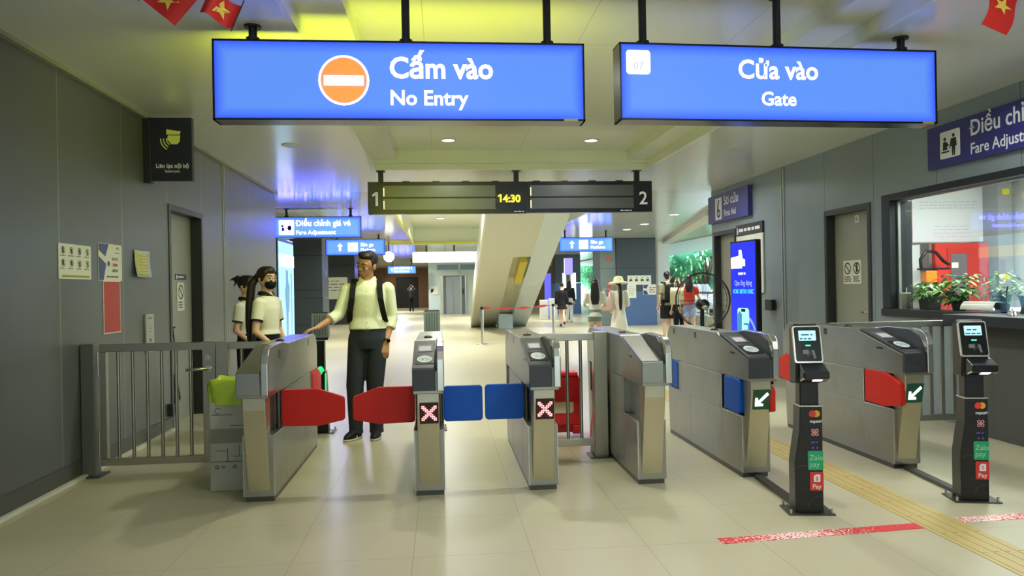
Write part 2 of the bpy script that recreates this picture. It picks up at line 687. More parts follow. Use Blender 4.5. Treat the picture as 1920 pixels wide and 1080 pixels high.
left_wall()
bx('baseboard_left', mat('dark_baseboard', (84, 84, 80), .4, metal=.2), (-2.745, -2.735, -7, 7.80, 0, .14), **ST)
bx('baseboard_left', MATS['dark_baseboard'], (-2.745, -2.735, 8.88, 12.72, 0, .14), **ST)
bx('trim_1', mat('white_floor_trunking', (222, 220, 205), .4), (-2.735, -2.69, 2.0, 7.8, 0, .025), bevel=.004, **ST)
bx('trim_2', MATS['white_floor_trunking'], (-2.735, -2.69, 8.88, 12.7, 0, .025), bevel=.004, **ST)
bx('trim_3', mat('shadow_gap_trim', (150, 150, 132), .4), (-2.745, -2.70, -7, 12.72, 3.02, 3.05), **ST)
for y in (9.70, 9.76):
    bx('trim_4', mat('bright_joint_trim', (176, 178, 168), .3, metal=.5), (-2.746, -2.737, y, y + .02, 0, 3.03), **ST)

m = MB()
for a in ((4.9, 5.06, -7, 3.0, 0, 3.6), (4.9, 5.06, 3.0, 7.82, 0, 1.02), (4.9, 5.06, 3.0, 7.82, 2.33, 3.6), (4.9, 5.06, 7.82, 8.05, 0, 3.6),
          (4.9, 5.06, 8.05, 9.07, 2.29, 3.6), (4.9, 5.06, 9.07, 11.95, 0, 3.6), (4.9, 5.06, 11.95, 12.95, 2.31, 3.6), (4.9, 5.06, 12.95, 13.05, 0, 3.6)):
    m.box(*a)
m.build('wall_right', M_WALLR, **ST)
bx('wall_hall_corner', M_WALLR, (5.06, 9.2, 12.97, 13.05, 0, 3.6), **ST)
for y in (10.18, 10.25):
    bx('trim_5', MATS['bright_joint_trim'], (4.89, 4.9, y, y + .025, 0, 3.04), **ST)
bx('baseboard_right', MATS['dark_baseboard'], (4.885, 4.9, 9.1, 11.9, 0, .12), **ST)
# hall beyond
bx('wall_hall_left', mat('hall_left_wall', (96, 98, 98), .5), (-9.2, -9.0, 12.6, 57, 0, 3.6), **ST)
bx('wall_hall_near', M_WALL, (-9.0, -3.0, 12.62, 12.72, 0, 3.6), **ST)
m = MB()
m.box(-9, -3.45, 56.8, 57, 0, 3.6).box(-3.45, -1.75, 56.8, 57, 2.35, 3.6).box(-1.75, 10, 56.8, 57, 0, 3.6)
m.build('wall_hall_end', mat('brown_wood_panels', (120, 84, 56), .5, noise=.15, nscale=3), **ST)
bx('door_4', mat('dark_brown_doorway', (34, 26, 24), .5), (-3.45, -1.75, 57.0, 57.1, 0, 2.35), **ST)
bx('wall_sky_block', mat('unseen_sky_block', (150, 152, 150), .8), (-16, 20, -18.4, -18, -.2, 6.5), **ST)  # unseen wall added to keep the low sky out of steel reflections
bx('ground_bounce', mat('unseen_bounce_ground', (206, 206, 200), .8), (-16, 20, -18, -7, -.2, -.02), **ST)  # unseen ground added, kept pale to bounce sunlight up to the ceiling


# ---------------------------------------------------------------- ceiling with its two recesses
def ceiling():
    m = MB()
    xs = (-3.0, -.9, 2.95, 5.06)
    ys = (-7, .8, 10.4, 12.72)
    for i in range(3):
        for j in range(3):
            if i == 1 and j == 1:
                continue
            m.box(xs[i], xs[i + 1], ys[j], ys[j + 1], CZ, CZ + .04)
    m.build('ceiling', M_CEIL, **ST)
    m = MB()
    xs = (-9, -.97, 3.3, 9.0)
    ys = (12.72, 13.6, 26.5, 57)
    for i in range(3):
        for j in range(3):
            if i == 1 and j == 1:
                continue
            m.box(xs[i], xs[i + 1], ys[j], ys[j + 1], CZ, CZ + .04)
    m.box(5.06, 9, 12.5, 12.72, CZ, CZ + .04)
    m.build('ceiling', M_CEILH, **ST)
    c = MB()                                        # near recess: stepped sides
    c.box(-.92, -.885, .8, 10.4, CZ - .002, 3.17).box(2.935, 2.97, .8, 10.4, CZ - .002, 3.17)
    c.box(-.92, -.58, .8, 10.4, 3.17, 3.19).box(2.65, 2.97, .8, 10.4, 3.17, 3.19)
    c.box(-.60, -.58, .8, 10.4, 3.19, CZ2).box(2.65, 2.67, .8, 10.4, 3.19, CZ2)
    c.box(-.92, 2.97, 10.385, 10.42, CZ - .002, 3.13).box(-.92, 2.97, 10.3, 10.42, 3.13, 3.15).box(-.92, 2.97, 10.3, 10.32, 3.15, CZ2)
    c.box(-.92, 2.97, .78, .815, CZ - .002, CZ2)
    c.build('ceiling_recess', M_COFF, **ST)
    bx('ceiling', seam_mat('recess_panels', (238, 240, 222), (206, 206, 184), [('X', 1.2, -.1, .006), ('Y', 1.2, 2.2, .006)], rough=.22, spec=.5, noise=.03),
       (-.62, 2.7, .75, 10.45, CZ2, CZ2 + .03), **ST)
    c = MB()                                        # far recess
    c.box(-1.0, -.955, 13.6, 26.5, CZ - .002, 3.58).box(3.285, 3.33, 13.6, 26.5, CZ - .002, 3.58).box(-1, 3.33, 26.485, 26.53, CZ - .002, 3.58).box(-1, 3.33, 13.57, 13.615, CZ - .002, 3.58)
    c.box(-1, 3.33, 13.57, 26.53, 3.58, 3.6)
    c.build('ceiling_recess', M_COFF, **ST)


ceiling()
YEL = mat('yellow_glow_tint', (226, 218, 70), .4)  # yellow cove glow put into the trim colour
bx('trim_6', YEL, (-4.3, 6.2, 26.35, 26.5, 2.98, 3.05), **ST)
bx('trim_7', YEL, (-1.0, -.93, 13.6, 26.4, 3.0, 3.05), **ST)
bx('trim_8', mat('cove_step', (214, 212, 180), .35), (-1.0, 3.4, 12.9, 12.98, 2.99, 3.05), **ST)
m = MB()
T = Matrix.Translation((7.25, 21.6, 0)) @ Matrix.Rotation(math.atan2(-2.15, 10.2), 4, 'Z')
m.box(-.16, .16, -5.6, 5.6, 2.93, 3.05, 0, T)
m.build('ceiling_beam', M_OFFW, **ST)
bx('ceiling', mat('balcony_soffit', (190, 208, 214), .4), (9.0, 12.5, 12.97, 57, 3.0, 3.05), **ST)

# ---------------------------------------------------------------- doors
def no_entry_notice(parent, w, h, loc, rot, double=False, rows=3):
    m = MB()
    plate(m, -w / 2, w / 2, -h / 2, h / 2, loc, rot, 0, 0, .003)
    n = 2 if double else 1
    cw = w / n
    for k in range(n):
        cx = -w / 2 + cw * (k + .5)
        no_symbol(m, cx, h * .16, min(cw * .36, h * .3), loc, rot, 1, .0045)
        if k == 1:
            poly_plate(m, [(cx - .02, 0), (cx + .015, .0), (cx + .02, .1), (cx - .005, .12)], loc, rot, 1, .003, .0045)
        scribble(m, cx - cw * .36, cx + cw * .4, -h * .42, -h * .16, rows, loc, rot, 1, .5, .0045)
    return m


def left_door():
    d = MB().box(-2.90, -2.86, 7.86, 8.82, .01, 2.24).build('door_1', M_DOOR, **ST)
    f = MB()
    f.box(-2.93, -2.735, 7.80, 7.86, 0, 2.24).box(-2.93, -2.735, 8.82, 8.88, 0, 2.24).box(-2.93, -2.735, 7.80, 8.88, 2.24, 2.30)
    f.build('door_frame', M_DOORF, d, bevel=.004)
    h = MB()
    h.cyl((-2.86, 7.95, 1.03), (-2.80, 7.95, 1.03), .012).tube([(-2.80, 7.94, 1.03), (-2.80, 8.0, 1.03), (-2.80, 8.09, 1.03)], .011)
    h.cyl((-2.86, 7.95, 1.03), (-2.85, 7.95, 1.03), .028)
    h.build('door_handle', M_STEEL2, d)
    s = MB()
    plate(s, -.17, .17, -.03, .03, (-2.858, 8.47, 1.565), LEFTW, 0, 0, .004)
    plate(s, -.155, -.12, -.02, .02, (-2.858, 8.47, 1.565), LEFTW, 1, .004, .005)
    scribble(s, -.1, .15, -.018, .018, 1, (-2.858, 8.47, 1.565), LEFTW, 1, .6, .0055)
    s.build('door_sign', [M_NAVY, M_WTXT], d)
    no_entry_notice(d, .22, .31, (-2.858, 8.46, 1.35), LEFTW).build('notice', [M_PAPER, M_KTXT], d)


left_door()
t = MB()
t.tube([(-2.795, 8.02, 1.04), (-2.79, 7.98, .8), (-2.79, 8.0, .5)], .006)
t.tube([(-2.795, 8.02, 1.04), (-2.79, 8.06, .82), (-2.79, 8.05, .5)], .006)
t.prism([(7.98, .55), (8.07, .52), (8.17, .27), (8.06, .24)], 'x', -2.805, -2.775)
t.build('hanging_pouch', mat('black_cloth', (16, 16, 18), .8), label='black cloth pouch hanging by its strap from the handle of the left door', cat='bag')


def right_door():
    d = MB().box(5.0, 5.04, 8.1, 9.02, .01, 2.25).build('door_2', M_DOOR, **ST)
    f = MB()
    f.box(4.885, 5.06, 8.05, 8.11, 0, 2.22).box(4.885, 5.06, 9.01, 9.07, 0, 2.22).box(4.885, 5.06, 8.05, 9.07, 2.22, 2.29)
    f.build('door_frame', M_DOORF, d, bevel=.004)
    h = MB()
    h.cyl((5.0, 8.2, 1.02), (4.94, 8.2, 1.02), .012).tube([(4.94, 8.19, 1.02), (4.94, 8.25, 1.02), (4.94, 8.33, 1.02)], .011).cyl((5.0, 8.2, 1.02), (4.99, 8.2, 1.02), .028)
    h.build('door_handle', M_STEEL2, d)
    no_entry_notice(d, .40, .29, (4.998, 8.62, 1.50), RIGHTW, True).build('notice', [M_PAPER, M_KTXT], d)
    k = MB()
    plate(k, -.045, .045, -.045, .045, (4.998, 8.50, 2.14), RIGHTW, 0, 0, .003)
    put_text(k, 'K', .07, (4.994, 8.525, 2.115), RIGHTW, .01, mi=1)
    k.build('door_sticker', [M_PAPER, M_GTXT], d)


right_door()
d = MB().box(5.0, 5.04, 12.0, 12.9, .01, 2.27).build('door_3', M_DOOR, **ST)
f = MB()
f.box(4.885, 5.06, 11.95, 12.01, 0, 2.24).box(4.885, 5.06, 12.89, 12.96, 0, 2.24).box(4.885, 5.06, 11.95, 12.96, 2.24, 2.31)
f.build('door_frame', M_DOORF, d, bevel=.004)
no_entry_notice(d, .24, .34, (4.998, 12.22, 1.38), RIGHTW).build('notice', [M_PAPER, M_KTXT], d)
s = MB()
plate(s, -.16, .16, -.03, .03, (4.998, 12.22, 1.60), RIGHTW, 0, 0, .004)
scribble(s, -.12, .14, -.018, .018, 1, (4.998, 12.22, 1.60), RIGHTW, 1, .6, .0055)
s.build('door_sign', [M_NAVY, M_WTXT], d)

# ---------------------------------------------------------------- ticket office window and the room behind it
w = bx('window_1', M_GLASS, (4.975, 4.983, 3.06, 7.67, 1.08, 2.27), **ST)
m = MB()
m.box(4.881, 5.14, 7.67, 7.82, 1.08, 2.26).box(4.88, 5.06, 3.0, 3.1, 1.02, 2.33).box(4.88, 5.1, 3.0, 7.82, 2.26, 2.33)
m.build('window_frame', M_FRAME, w, bevel=.004)
m = MB()
m.box(4.965, 4.995, 7.645, 7.67, 1.08, 2.27).box(4.965, 4.995, 3.1, 7.67, 2.24, 2.262)
m.build('window_bead', mat('alloy_bead', (170, 172, 168), .3, metal=.7), w)
bx('window_sill', M_FRAME, (4.86, 5.34, 3.0, 7.82, 1.0, 1.08), w, bevel=.006)
t = bx('counter_shelf', mat('dark_counter_top', (44, 46, 48), .35), (4.52, 4.86, 3.0, 6.33, .985, 1.075), bevel=.006,
       label='dark grey service counter shelf below the ticket office window', cat='counter')
bx('counter_front', mat('grey_laminate', (92, 92, 88), .45), (4.74, 4.9, 3.0, 6.3, 0, .985), **ST)
bx('wall_booth_back', M_WHITE, (5.06, 9.1, 9.3, 9.4, 0, 3.1), **ST)
bx('wall_booth_side', M_WHITE, (9.0, 9.1, 1.5, 9.3, 0, 3.1), **ST)
bx('wall_booth_near', M_WHITE, (5.06, 9.1, 1.4, 1.5, 0, 3.1), **ST)
bx('ceiling', M_WHITE, (5.06, 9.1, 1.4, 9.4, 3.0, 3.1), **ST)
lamp(5.9, 7.2, 2.95, 150, .9, (.97, 1, 1), 170)
lamp(6.6, 4.6, 2.95, 130, .9, (.97, 1, 1), 170)
bx('pillar', mat('grey_booth_pillar', (150, 152, 156), .5), (7.22, 7.42, 9.0, 9.3, 0, 3.0), **ST)

# ---------------------------------------------------------------- overhead light-box signs
def lightbox_mat(name, hw, hh, centre, edge, strength):
    """backlit acrylic: brightest over the tubes in the middle, deeper towards the frame"""
    m = bpy.data.materials.new(name)
    m.use_nodes = True
    nt = m.node_tree
    b = nt.nodes['Principled BSDF']
    t = nt.nodes.new('ShaderNodeTexCoord')
    s = nt.nodes.new('ShaderNodeSeparateXYZ')
    nt.links.new(t.outputs['Object'], s.inputs[0])
    dx = math_node(nt, 'SUBTRACT', hw, math_node(nt, 'ABSOLUTE', s.outputs['X']))
    dz = math_node(nt, 'SUBTRACT', hh, math_node(nt, 'ABSOLUTE', s.outputs['Z']))
    d = math_node(nt, 'MINIMUM', dx, dz)
    k = math_node(nt, 'DIVIDE', d, .085)
    k.node.use_clamp = True
    k = math_node(nt, 'POWER', k, .7)
    mx = nt.nodes.new('ShaderNodeMix')
    mx.data_type = 'RGBA'
    nt.links.new(k, mx.inputs[0])
    mx.inputs[6].default_value = lin(edge)
    mx.inputs[7].default_value = lin(centre)
    b.inputs['Base Color'].default_value = lin((30, 60, 150))
    b.inputs['Roughness'].default_value = .4
    b.inputs['Specular IOR Level'].default_value = .2
    nt.links.new(mx.outputs[2], b.inputs['Emission Color'])
    b.inputs['Emission Strength'].default_value = strength
    MATS[name] = m
    return m


def box_sign(label, x0, x1, y, z0, z1, rz=0.0, posts=(), depth=.15, back=None, name='hanging_sign', post_r=.026, strength=1.0, group=None):
    """root at the middle of the box; returns (root, lettering mesh builder, place(x, z))"""
    cx, cz = (x0 + x1) / 2, (z0 + z1) / 2
    hw, hh = (x1 - x0) / 2, (z1 - z0) / 2
    t = thing(name, label, 'sign', (cx, y + depth / 2, cz), rz, group)
    k = len([m for m in bpy.data.materials if m.name.startswith('lit_blue_acrylic')])
    face = lightbox_mat('lit_blue_acrylic_%d' % k, hw, hh, (97, 147, 238), (20, 56, 248), strength)
    fr = MB()
    e = .012
    d = depth / 2
    fr.box(-hw, hw, -d, d, hh - e, hh).box(-hw, hw, -d, d, -hh, -hh + e).box(-hw, -hw + e, -d, d, -hh, hh).box(hw - e, hw, -d, d, -hh, hh)
    fr.box(-hw + e, hw - e, -.01, .01, -hh + e, hh - e)
    fr.build('sign_frame', mat('dark_sign_case', (44, 44, 50), .25, metal=.6), t)
    MB().box(-hw + e, hw - e, -d + .004, -d + .01, -hh + e, hh - e).build('sign_face', face, t)
    if back:
        MB().box(-hw + e, hw - e, d - .01, d - .004, -hh + e, hh - e).build('back_face', back, t)
    for px, top in posts:
        p = MB()
        zt = top - cz
        p.cyl((px, 0, hh), (px, 0, zt), post_r, n=16)
        p.cyl((px, 0, hh), (px, 0, hh + .03), post_r * 1.6, n=16)
        p.cyl((px, 0, zt - .012), (px, 0, zt), post_r * 2.0, n=20)
        p.build('hanger_post', M_BLACK, t)
    L = MB()
    F = lambda x, z: (x, -d + .003, z)
    return t, L, F


BACKY = mat('lit_yellow_back', (230, 225, 60), .4, emit=(226, 236, 44), strength=8.5)
BACKW = mat('lit_violet_back', (120, 130, 230), .4, emit=(150, 165, 255), strength=1.6)
ORANGE = mat('lit_orange_disc', (240, 130, 60), .4, emit=(246, 146, 66), strength=1.05)
t, L, F = box_sign('wide lit blue hanging sign with an orange No Entry disc', -1.378, .940, 4.70, 2.445, 2.944,
                   posts=((-.93, CZ), (.02, CZ2), (.93, CZ2)), back=BACKY)
rot = FRONT
Q = MB()
ring_plate(Q, -.365, 0, .142, .157, F(0, 0), rot, 0, .0022)
Q.build('white_ring', M_SIGNW, t)
MB().prism(circ(-.365, 0, .1425), 'y', -.0745, -.072).build('no_entry_disc', ORANGE, t)
MB().box(-.487, -.243, -.0775, -.0750, -.033, .029).build('white_bar', M_SIGNW, t)
put_text(L, 'Cấm vào', .185, F(-.085, .020), rot, .027, sx=.95)
put_text(L, 'No Entry', .130, F(-.085, -.15), rot, .024, sx=1.0)
L.build('lettering', M_SIGNW, t)
MB().box(1.02, 1.11, -.078, -.075, -.2495, -.235).build('maker_plate', mat('pale_plate', (190, 190, 110), .5), t)

t, L, F = box_sign('lit blue hanging sign reading Gate, with a white number square', 1.156, 3.375, 4.70, 2.445, 2.944, rz=R(2.2),
                   posts=((-.93, CZ2), (0, CZ2), (.9, CZ)), back=BACKW)
Q = MB()
poly_plate(Q, rrect(-1.065, -.905, .045, .20, .022), F(0, 0), rot, 0, 0, .002)
Q.build('number_square', mat('lit_plain_white', (255, 255, 255), .5, emit=(255, 255, 255), strength=1.1), t)
put_text(L, 'Cửa vào', .172, F(-.03, .035), rot, .022, 'CENTER', sx=.95)
put_text(L, 'Gate', .125, F(-.03, -.14), rot, .022, 'CENTER', sx=1.0)
L.build('lettering', M_SIGNW, t)
n = MB()
put_text(n, '07', .068, (-.985, -.0765, .075), rot, 0, 'CENTER')
n.build('number', mat('faint_grey_number', (20, 20, 22), .5, emit=(204, 204, 214), strength=1.0), t)
MB().box(1.0, 1.08, -.078, -.075, -.2495, -.235).build('maker_plate', mat('pale_plate'), t)

# signs farther down the hall
FARB = mat('lit_white_back', (235, 238, 245), .4, emit=(235, 240, 255), strength=1.2)
t, L, F = box_sign('lit blue Fare Adjustment sign hanging at the end of the left wall', -3.32, -1.60, 15.2, 2.455, 2.885, posts=((-.62, CZ), (.65, CZ)), back=FARB, strength=1.5)
Q = MB()
poly_plate(Q, rrect(-.76, -.46, -.15, .15, .02), F(0, 0), rot, 0, 0, .002)
Q.build('pictogram_square', M_SIGNW, t)
put_text(L, 'Điều chỉnh giá vé', .165, F(-.43, .03), rot, .03, sx=.93)
put_text(L, 'Fare Adjustment', .120, F(-.43, -.14), rot, .03, sx=.97)
L.build('lettering', M_SIGNW, t)
p = MB()
p.ball((-.69, -.082, .03), (.022, .004, .022)).ball((-.55, -.082, -.01), (.04, .004, .05)).box(-.70, -.655, -.0825, -.079, -.07, 0)
p.build('pictogram', M_KTXT, t)
arrow = [(-.035, -.11), (.035, -.11), (.035, .02), (.07, .02), (.07, .045), (0, .12), (-.07, .045), (-.07, .02), (-.035, .02)]


def platform_sign(label, x0, x1, y, z0, z1, posts):
    t, L, F = box_sign(label, x0, x1, y, z0, z1, posts=posts, back=FARB, strength=1.5)
    hw = (x1 - x0) / 2
    Q = MB()
    poly_plate(Q, [(-hw * .52 + u, v) for u, v in arrow], F(0, 0), rot, 0, 0, .002)
    Q.build('arrow', M_SIGNW, t)
    Q = MB()
    poly_plate(Q, rrect(-hw * .26, hw * .08, -.135, .135, .02), F(0, 0), rot, 0, 0, .002)
    Q.build('pictogram_square', M_SIGNW, t)
    put_text(L, 'Sân ga', .15, F(hw * .17, .02), rot, .03)
    put_text(L, 'Platform', .125, F(hw * .17, -.125), rot, .03)
    L.build('lettering', M_SIGNW, t)


platform_sign('lit blue Platform sign with an arrow, above the man in the white shirt', -3.40, -1.66, 22.4, 2.44, 2.92, ((-.55, CZ), (.68, CZ)))
platform_sign('lit blue Platform sign with an arrow, right of the inclined stair', 3.48, 5.10, 21.7, 2.42, 2.85, ((-.62, CZ), (.62, CZ)))
t = thing('hanging_sign', 'overexposed long white light-box sign above the lift', 'sign', (.65, 28.3, 2.60))
MB().box(-1.72, 1.72, -.07, .07, -.2, .2).build('sign_face', mat('lit_white_box', (255, 255, 255), .5, emit=(255, 255, 246), strength=1.5), t, bevel=.01)
for px in (-1.2, -.15, 1.2):
    MB().cyl((px, 0, .2), (px, 0, .45), .03).build('hanger_post', M_BLACK, t)
s = MB()
put_text(s, 'C', .2, (-1.5, -.0705, -.08), rot, .0)
s.build('lettering', mat('pale_grey_print', (196, 196, 190), .5, emit=(225, 225, 218), strength=.9), t)
t, L, F = box_sign('distant lit blue sign left of the lift', -2.85, -1.35, 40, 2.25, 2.66, posts=((-.5, CZ), (.5, CZ)), back=FARB, strength=1.5)
put_text(L, '↑', .25, F(-.62, -.08), rot, .02)
scribble(L, -.42, .62, .02, .15, 1, F(0, 0), rot, 0, .8, .002)
scribble(L, -.42, .55, -.15, -.03, 1, F(0, 0), rot, 0, .7, .002)
L.build('lettering', M_SIGNW, t)
t = thing('round_sign', 'round white lit sign above the shoulder of the man in the white shirt', 'sign', (-1.80, 26, 2.54))
MB().cyl((0, -.05, 0), (0, .05, 0), .185, n=32).build('sign_face', MATS['lit_white_box'], t)
MB().cyl((0, 0, .18), (0, 0, .51), .02).build('hanger_post', M_BLACK, t)

# ---------------------------------------------------------------- train departure board
t = thing('departure_board', 'long black two-panel departure board showing 14:30, hung under the ceiling', 'display board', (1.027, 10.55, 2.67))
m = MB()
m.box(-2.03, .205, -.06, .06, -.226, .226).build('left_casing', mat('black_board_case', (20, 21, 20), .22), t, bevel=.006)
MB().box(.212, 2.03, -.06, .06, -.222, .226).build('right_casing', MATS['black_board_case'], t, bevel=.006)
scr = mat('dark_board_screen', (52, 56, 46), .30)
scr.node_tree.nodes['Principled BSDF'].inputs['IOR'].default_value = 1.95
for x0, x1, nm in ((-1.815, -.245, 'left'), (.255, 1.755, 'right')):
    for z0, z1 in ((.012, .17), (-.165, -.012)):
        p = MB().box(x0, x1, -.064, -.058, z0, z1).build('screen', scr, t)
        MB().box(x0, x0 + .014, -.066, -.063, z0 + .01, z1 - .03).build('lit_edge', mat('amber_led', (255, 214, 150), .4, emit=(255, 226, 170), strength=1.2), p)
MB().box(-.235, .15, -.064, -.058, -.085, .06).build('clock_panel', mat('clock_panel_dark', (34, 34, 26), .3), t)
s = MB()
put_text(s, '4:30', .145, (-.012, -.0665, -.068), rot, .03, 'CENTER')
ONE = [(.0, 0), (.022, 0), (.022, .11), (.0, .11), (-.03, .088), (-.022, .072), (.0, .085)]
s.prism([(-.18 + u, -.068 + v) for u, v in ONE], 'y', -.068, -.066)
s.build('clock_digits', mat('yellow_led', (255, 225, 60), .4, emit=(255, 222, 50), strength=1.4), t)
s = MB()
s.prism([(-1.925 + u * 1.6, -.11 + v * 1.75) for u, v in ONE], 'y', -.062, -.060)
s.build('platform_number', M_WTXT, t)
s = MB()
put_text(s, '2', .26, (1.90, -.061, -.11), rot, .012, 'CENTER')
s.build('platform_number', M_WTXT, t)
s = MB()
scribble(s, .02, .17, -.215, -.19, 1, (0, -.0605, 0), rot, 0, .4)
scribble(s, 1.56, 1.74, -.21, -.185, 1, (0, -.0605, 0), rot, 0, .4)
s.build('lettering', M_WTXT, t)
for px in (-1.85, .06, 1.82):
    MB().box(px - .035, px + .035, -.035, .035, .226, .38).box(px - .06, px + .06, -.06, .06, .37, .38).build('hanger_post', M_BLACK, t)
for px in (-1.5, -1.08, -.66, -.24, .35, .76, 1.16, 1.56):
    MB().box(px - .05, px + .05, -.03, .03, .226, .24).build('top_clamp', M_BLACK, t)


# ---------------------------------------------------------------- ticket gates
def gate(label, cx, y0, reader, display, flaps, sensors=True):
    """local frame: near end at y = 0, far end at y = 1.75, lane direction +y"""
    t = thing('ticket_gate', label, 'ticket gate', (cx, y0, 0), 0, 'stainless steel ticket gates')
    W2 = .098
    MB().box(-W2 + .006, W2 - .006, .02, 1.70, 0, .04).build('plinth', M_STEELD, t)
    b = MB()
    b.prism([(.0, .035), (1.70, .035), (1.72, .44), (.0, .44)], 'x', -W2, W2)
    b.box(-W2, W2, .385, 1.39, .44, .695)
    b.prism([(1.63, .44), (1.72, .44), (1.75, .695), (1.63, .695)], 'x', -W2, W2)
    b.box(-.05, .05, .0, 1.70, .44, .695)
    b.build('body', M_STEEL, t, bevel=.004)
    e = MB()
    for sd in (-1, 1):
        e.box(sd * W2 - .003, sd * W2 + .004, -.004, .006, .04, .44)
        e.box(sd * W2 - .004, sd * W2 + .004, .0, .385, .432, .444)
        e.box(sd * W2 - .004, sd * W2 + .004, .372, .388, .44, .695)
        e.box(sd * W2 - .004, sd * W2 + .004, 1.385, 1.40, .44, .695)
        for yy in (.385, 1.10):
            e.box(sd * W2 - .0008, sd * W2 + .0008, yy, yy + .003, .04, .44)
        e.box(sd * W2 - .0008, sd * W2 + .0008, .385, 1.39, .694, .699)
    e.build('edge_trim', mat('edge_steel', (190, 190, 185), .25, metal=.9), t)
    nose = MB()
    nose.prism([(.03, .05), (.005, .05), (-.105, .62), (-.105, .715), (.03, .715)], 'x', -.075, .072)
    nose.build('front_cover', M_STEELF, t, bevel=.006)
    up_ = MB()
    arc = [(1.60 + .15 * math.sin(R(a)), .86 + .15 * math.cos(R(a))) for a in range(0, 91, 15)]
    up_.prism([(-.135, .70), (-.135, .85), (.42, .992), (.45, 1.01)] + arc + [(1.75, .70)], 'x', -W2, W2)
    up_.build('upper_casing', M_STEEL, t, bevel=.005)
    hp = [(.55, 1.008), (.40, 1.024), (.30, 1.036), (.02, 1.032)]
    hp += [(-.06 + .105 * math.cos(R(a)), .925 + .105 * math.sin(R(a))) for a in (75, 100, 125, 150, 180)]
    hp += [(-.168, .72), (-.10, .712), (.42, .9)]
    MB().prism(hp, 'x', .058, W2 + .008).build('side_hoop', M_STEEL2, t, bevel=.007, seg=3)
    hq = [(.50, 1.003), (.30, 1.026), (.02, 1.022), (-.07, .985), (-.13, .90), (-.13, .86), (.42, .99)]
    MB().prism(hq, 'x', .050, .0585).build('recess_shade', M_CHAR, t)  # charcoal sheet puts the dark of the hoop recess into colour
    sl = Vector((0, .555, .1425)).normalized()
    Ts = Matrix.Translation((0, -.14, .866)) @ Matrix((Vector((1, 0, 0)), sl, Vector((1, 0, 0)).cross(sl))).transposed().to_4x4()
    PR = Ts.to_euler()
    if reader:
        pn = MB()
        pn.prism([(-.150, .722), (-.150, .862), (-.14, .872), (.40, 1.012), (.43, 1.006), (-.12, .86), (-.12, .722)], 'x', -W2 - .003, .05)
        pn.build('reader_panel', M_CHAR, t, bevel=.004)
        q = MB()
        poly_plate(q, rrect(-.075, .03, .31, .46, .006), Ts.translation, PR, 0, .0, .0095)
        q.build('screen_bezel', mat('grey_bezel', (96, 98, 98), .35), t)
        q = MB()
        poly_plate(q, rrect(-.062, .018, .325, .42, .004), Ts.translation, PR, 0, .0, .0115)
        scr_ = q.build('screen', mat('pale_gate_screen', (165, 160, 165), .25, emit=(190, 184, 190), strength=.35 if display == 'x' else .05), t)
        q = MB()
        poly_plate(q, rrect(-.085, .04, .07, .24, .004), Ts.translation, PR, 0, .0, .0100)
        pad = q.build('pad_surround', M_BLKP, t)
        q = MB()
        poly_plate(q, circ(-.022, .155, .050, 28, .066), Ts.translation, PR, 0, .0, .0125)
        q.build('card_pad', mat('white_card_pad', (196, 206, 206), .4, emit=(190, 205, 205), strength=.15), t)
        q = MB()
        ring_plate(q, -.022, .155, .034, .038, Ts.translation, PR, 0, .0132)
        scribble(q, -.045, .005, .13, .18, 2, Ts.translation, PR, 0, .4, .0132)
        q.build('pad_print', M_GTXT, pad)
        MB().prism(hp, 'x', W2 + .008, W2 + .0085)
    else:
        pn = MB()
        pn.prism([(-.150, .722), (-.150, .862), (-.14, .872), (.40, 1.012), (.43, 1.006), (-.12, .86), (-.12, .722)], 'x', -W2 - .003, .05)
        pn.build('top_cover', M_STEEL, t, bevel=.005)
    MB().lathe([(.0, .017), (.018, .0155), (.031, .007), (.034, 0)], (-.01, .75, 1.01), 18).build('sensor_dome', M_BLKP, t)
    for yy in (.93, 1.50):
        MB().box(-W2 - .001, -W2, yy, yy + .05, .935, .985).build('sensor_window', M_BLKP, t)
    for yy in (.16, 1.3):
        MB().box(W2 + (.0075 if yy < .5 else 0), W2 + (.009 if yy < .5 else .001), yy, yy + .04, .93, .985).build('sensor_window', M_BLKP, t)
    MB().box(-W2 - .002, -W2, .12, .20, .872, .886).build('side_slot', M_BLKP, t)
    if display:
        # the front cover leans back below 0.62 m
        a0 = math.atan2(.11, .57)
        base = Vector((.005, -.105 + .051 * .19, .62 - .0))
        Td = Matrix.Translation((.004, -.0955, .57)) @ Euler((R(90) - a0 * 1.0, 0, 0)).to_matrix().to_4x4()
        Td = Matrix.Translation((.004, -.1062 + .0097, .57)) @ Euler((R(90) + a0, 0, 0)).to_matrix().to_4x4()
        e_ = Td.to_euler()
        p = MB()
        poly_plate(p, rrect(-.062, .062, -.072, .072, .004), Td.translation, e_, 0, 0, .003)
        d = p.build('led_panel', M_LED_RBG if display == 'x' else M_LED_GBG, t)
        p = MB()
        if display == 'x':
            for i in range(9):
                for j in range(9):
                    if abs(i - j) <= 1 and abs(i + j - 8) >= 0 or abs(i + j - 8) <= 1:
                        u, v = (i - 4) * .0112, (j - 4) * .0118
                        poly_plate(p, circ(u, v, .0054, 8), Td.translation, e_, 0, .003, .0042)
            p.build('led_cross', M_LED_R, d)
        else:
            pts = [(-.048, -.048), (.012, -.048), (.012, -.030), (-.012, -.026), (.050, .036), (.036, .052), (-.026, -.010), (-.030, .014), (-.048, .014)]
            poly_plate(p, pts, Td.translation, e_, 0, .003, .0045)
            p.build('led_arrow', M_LED_W, d)
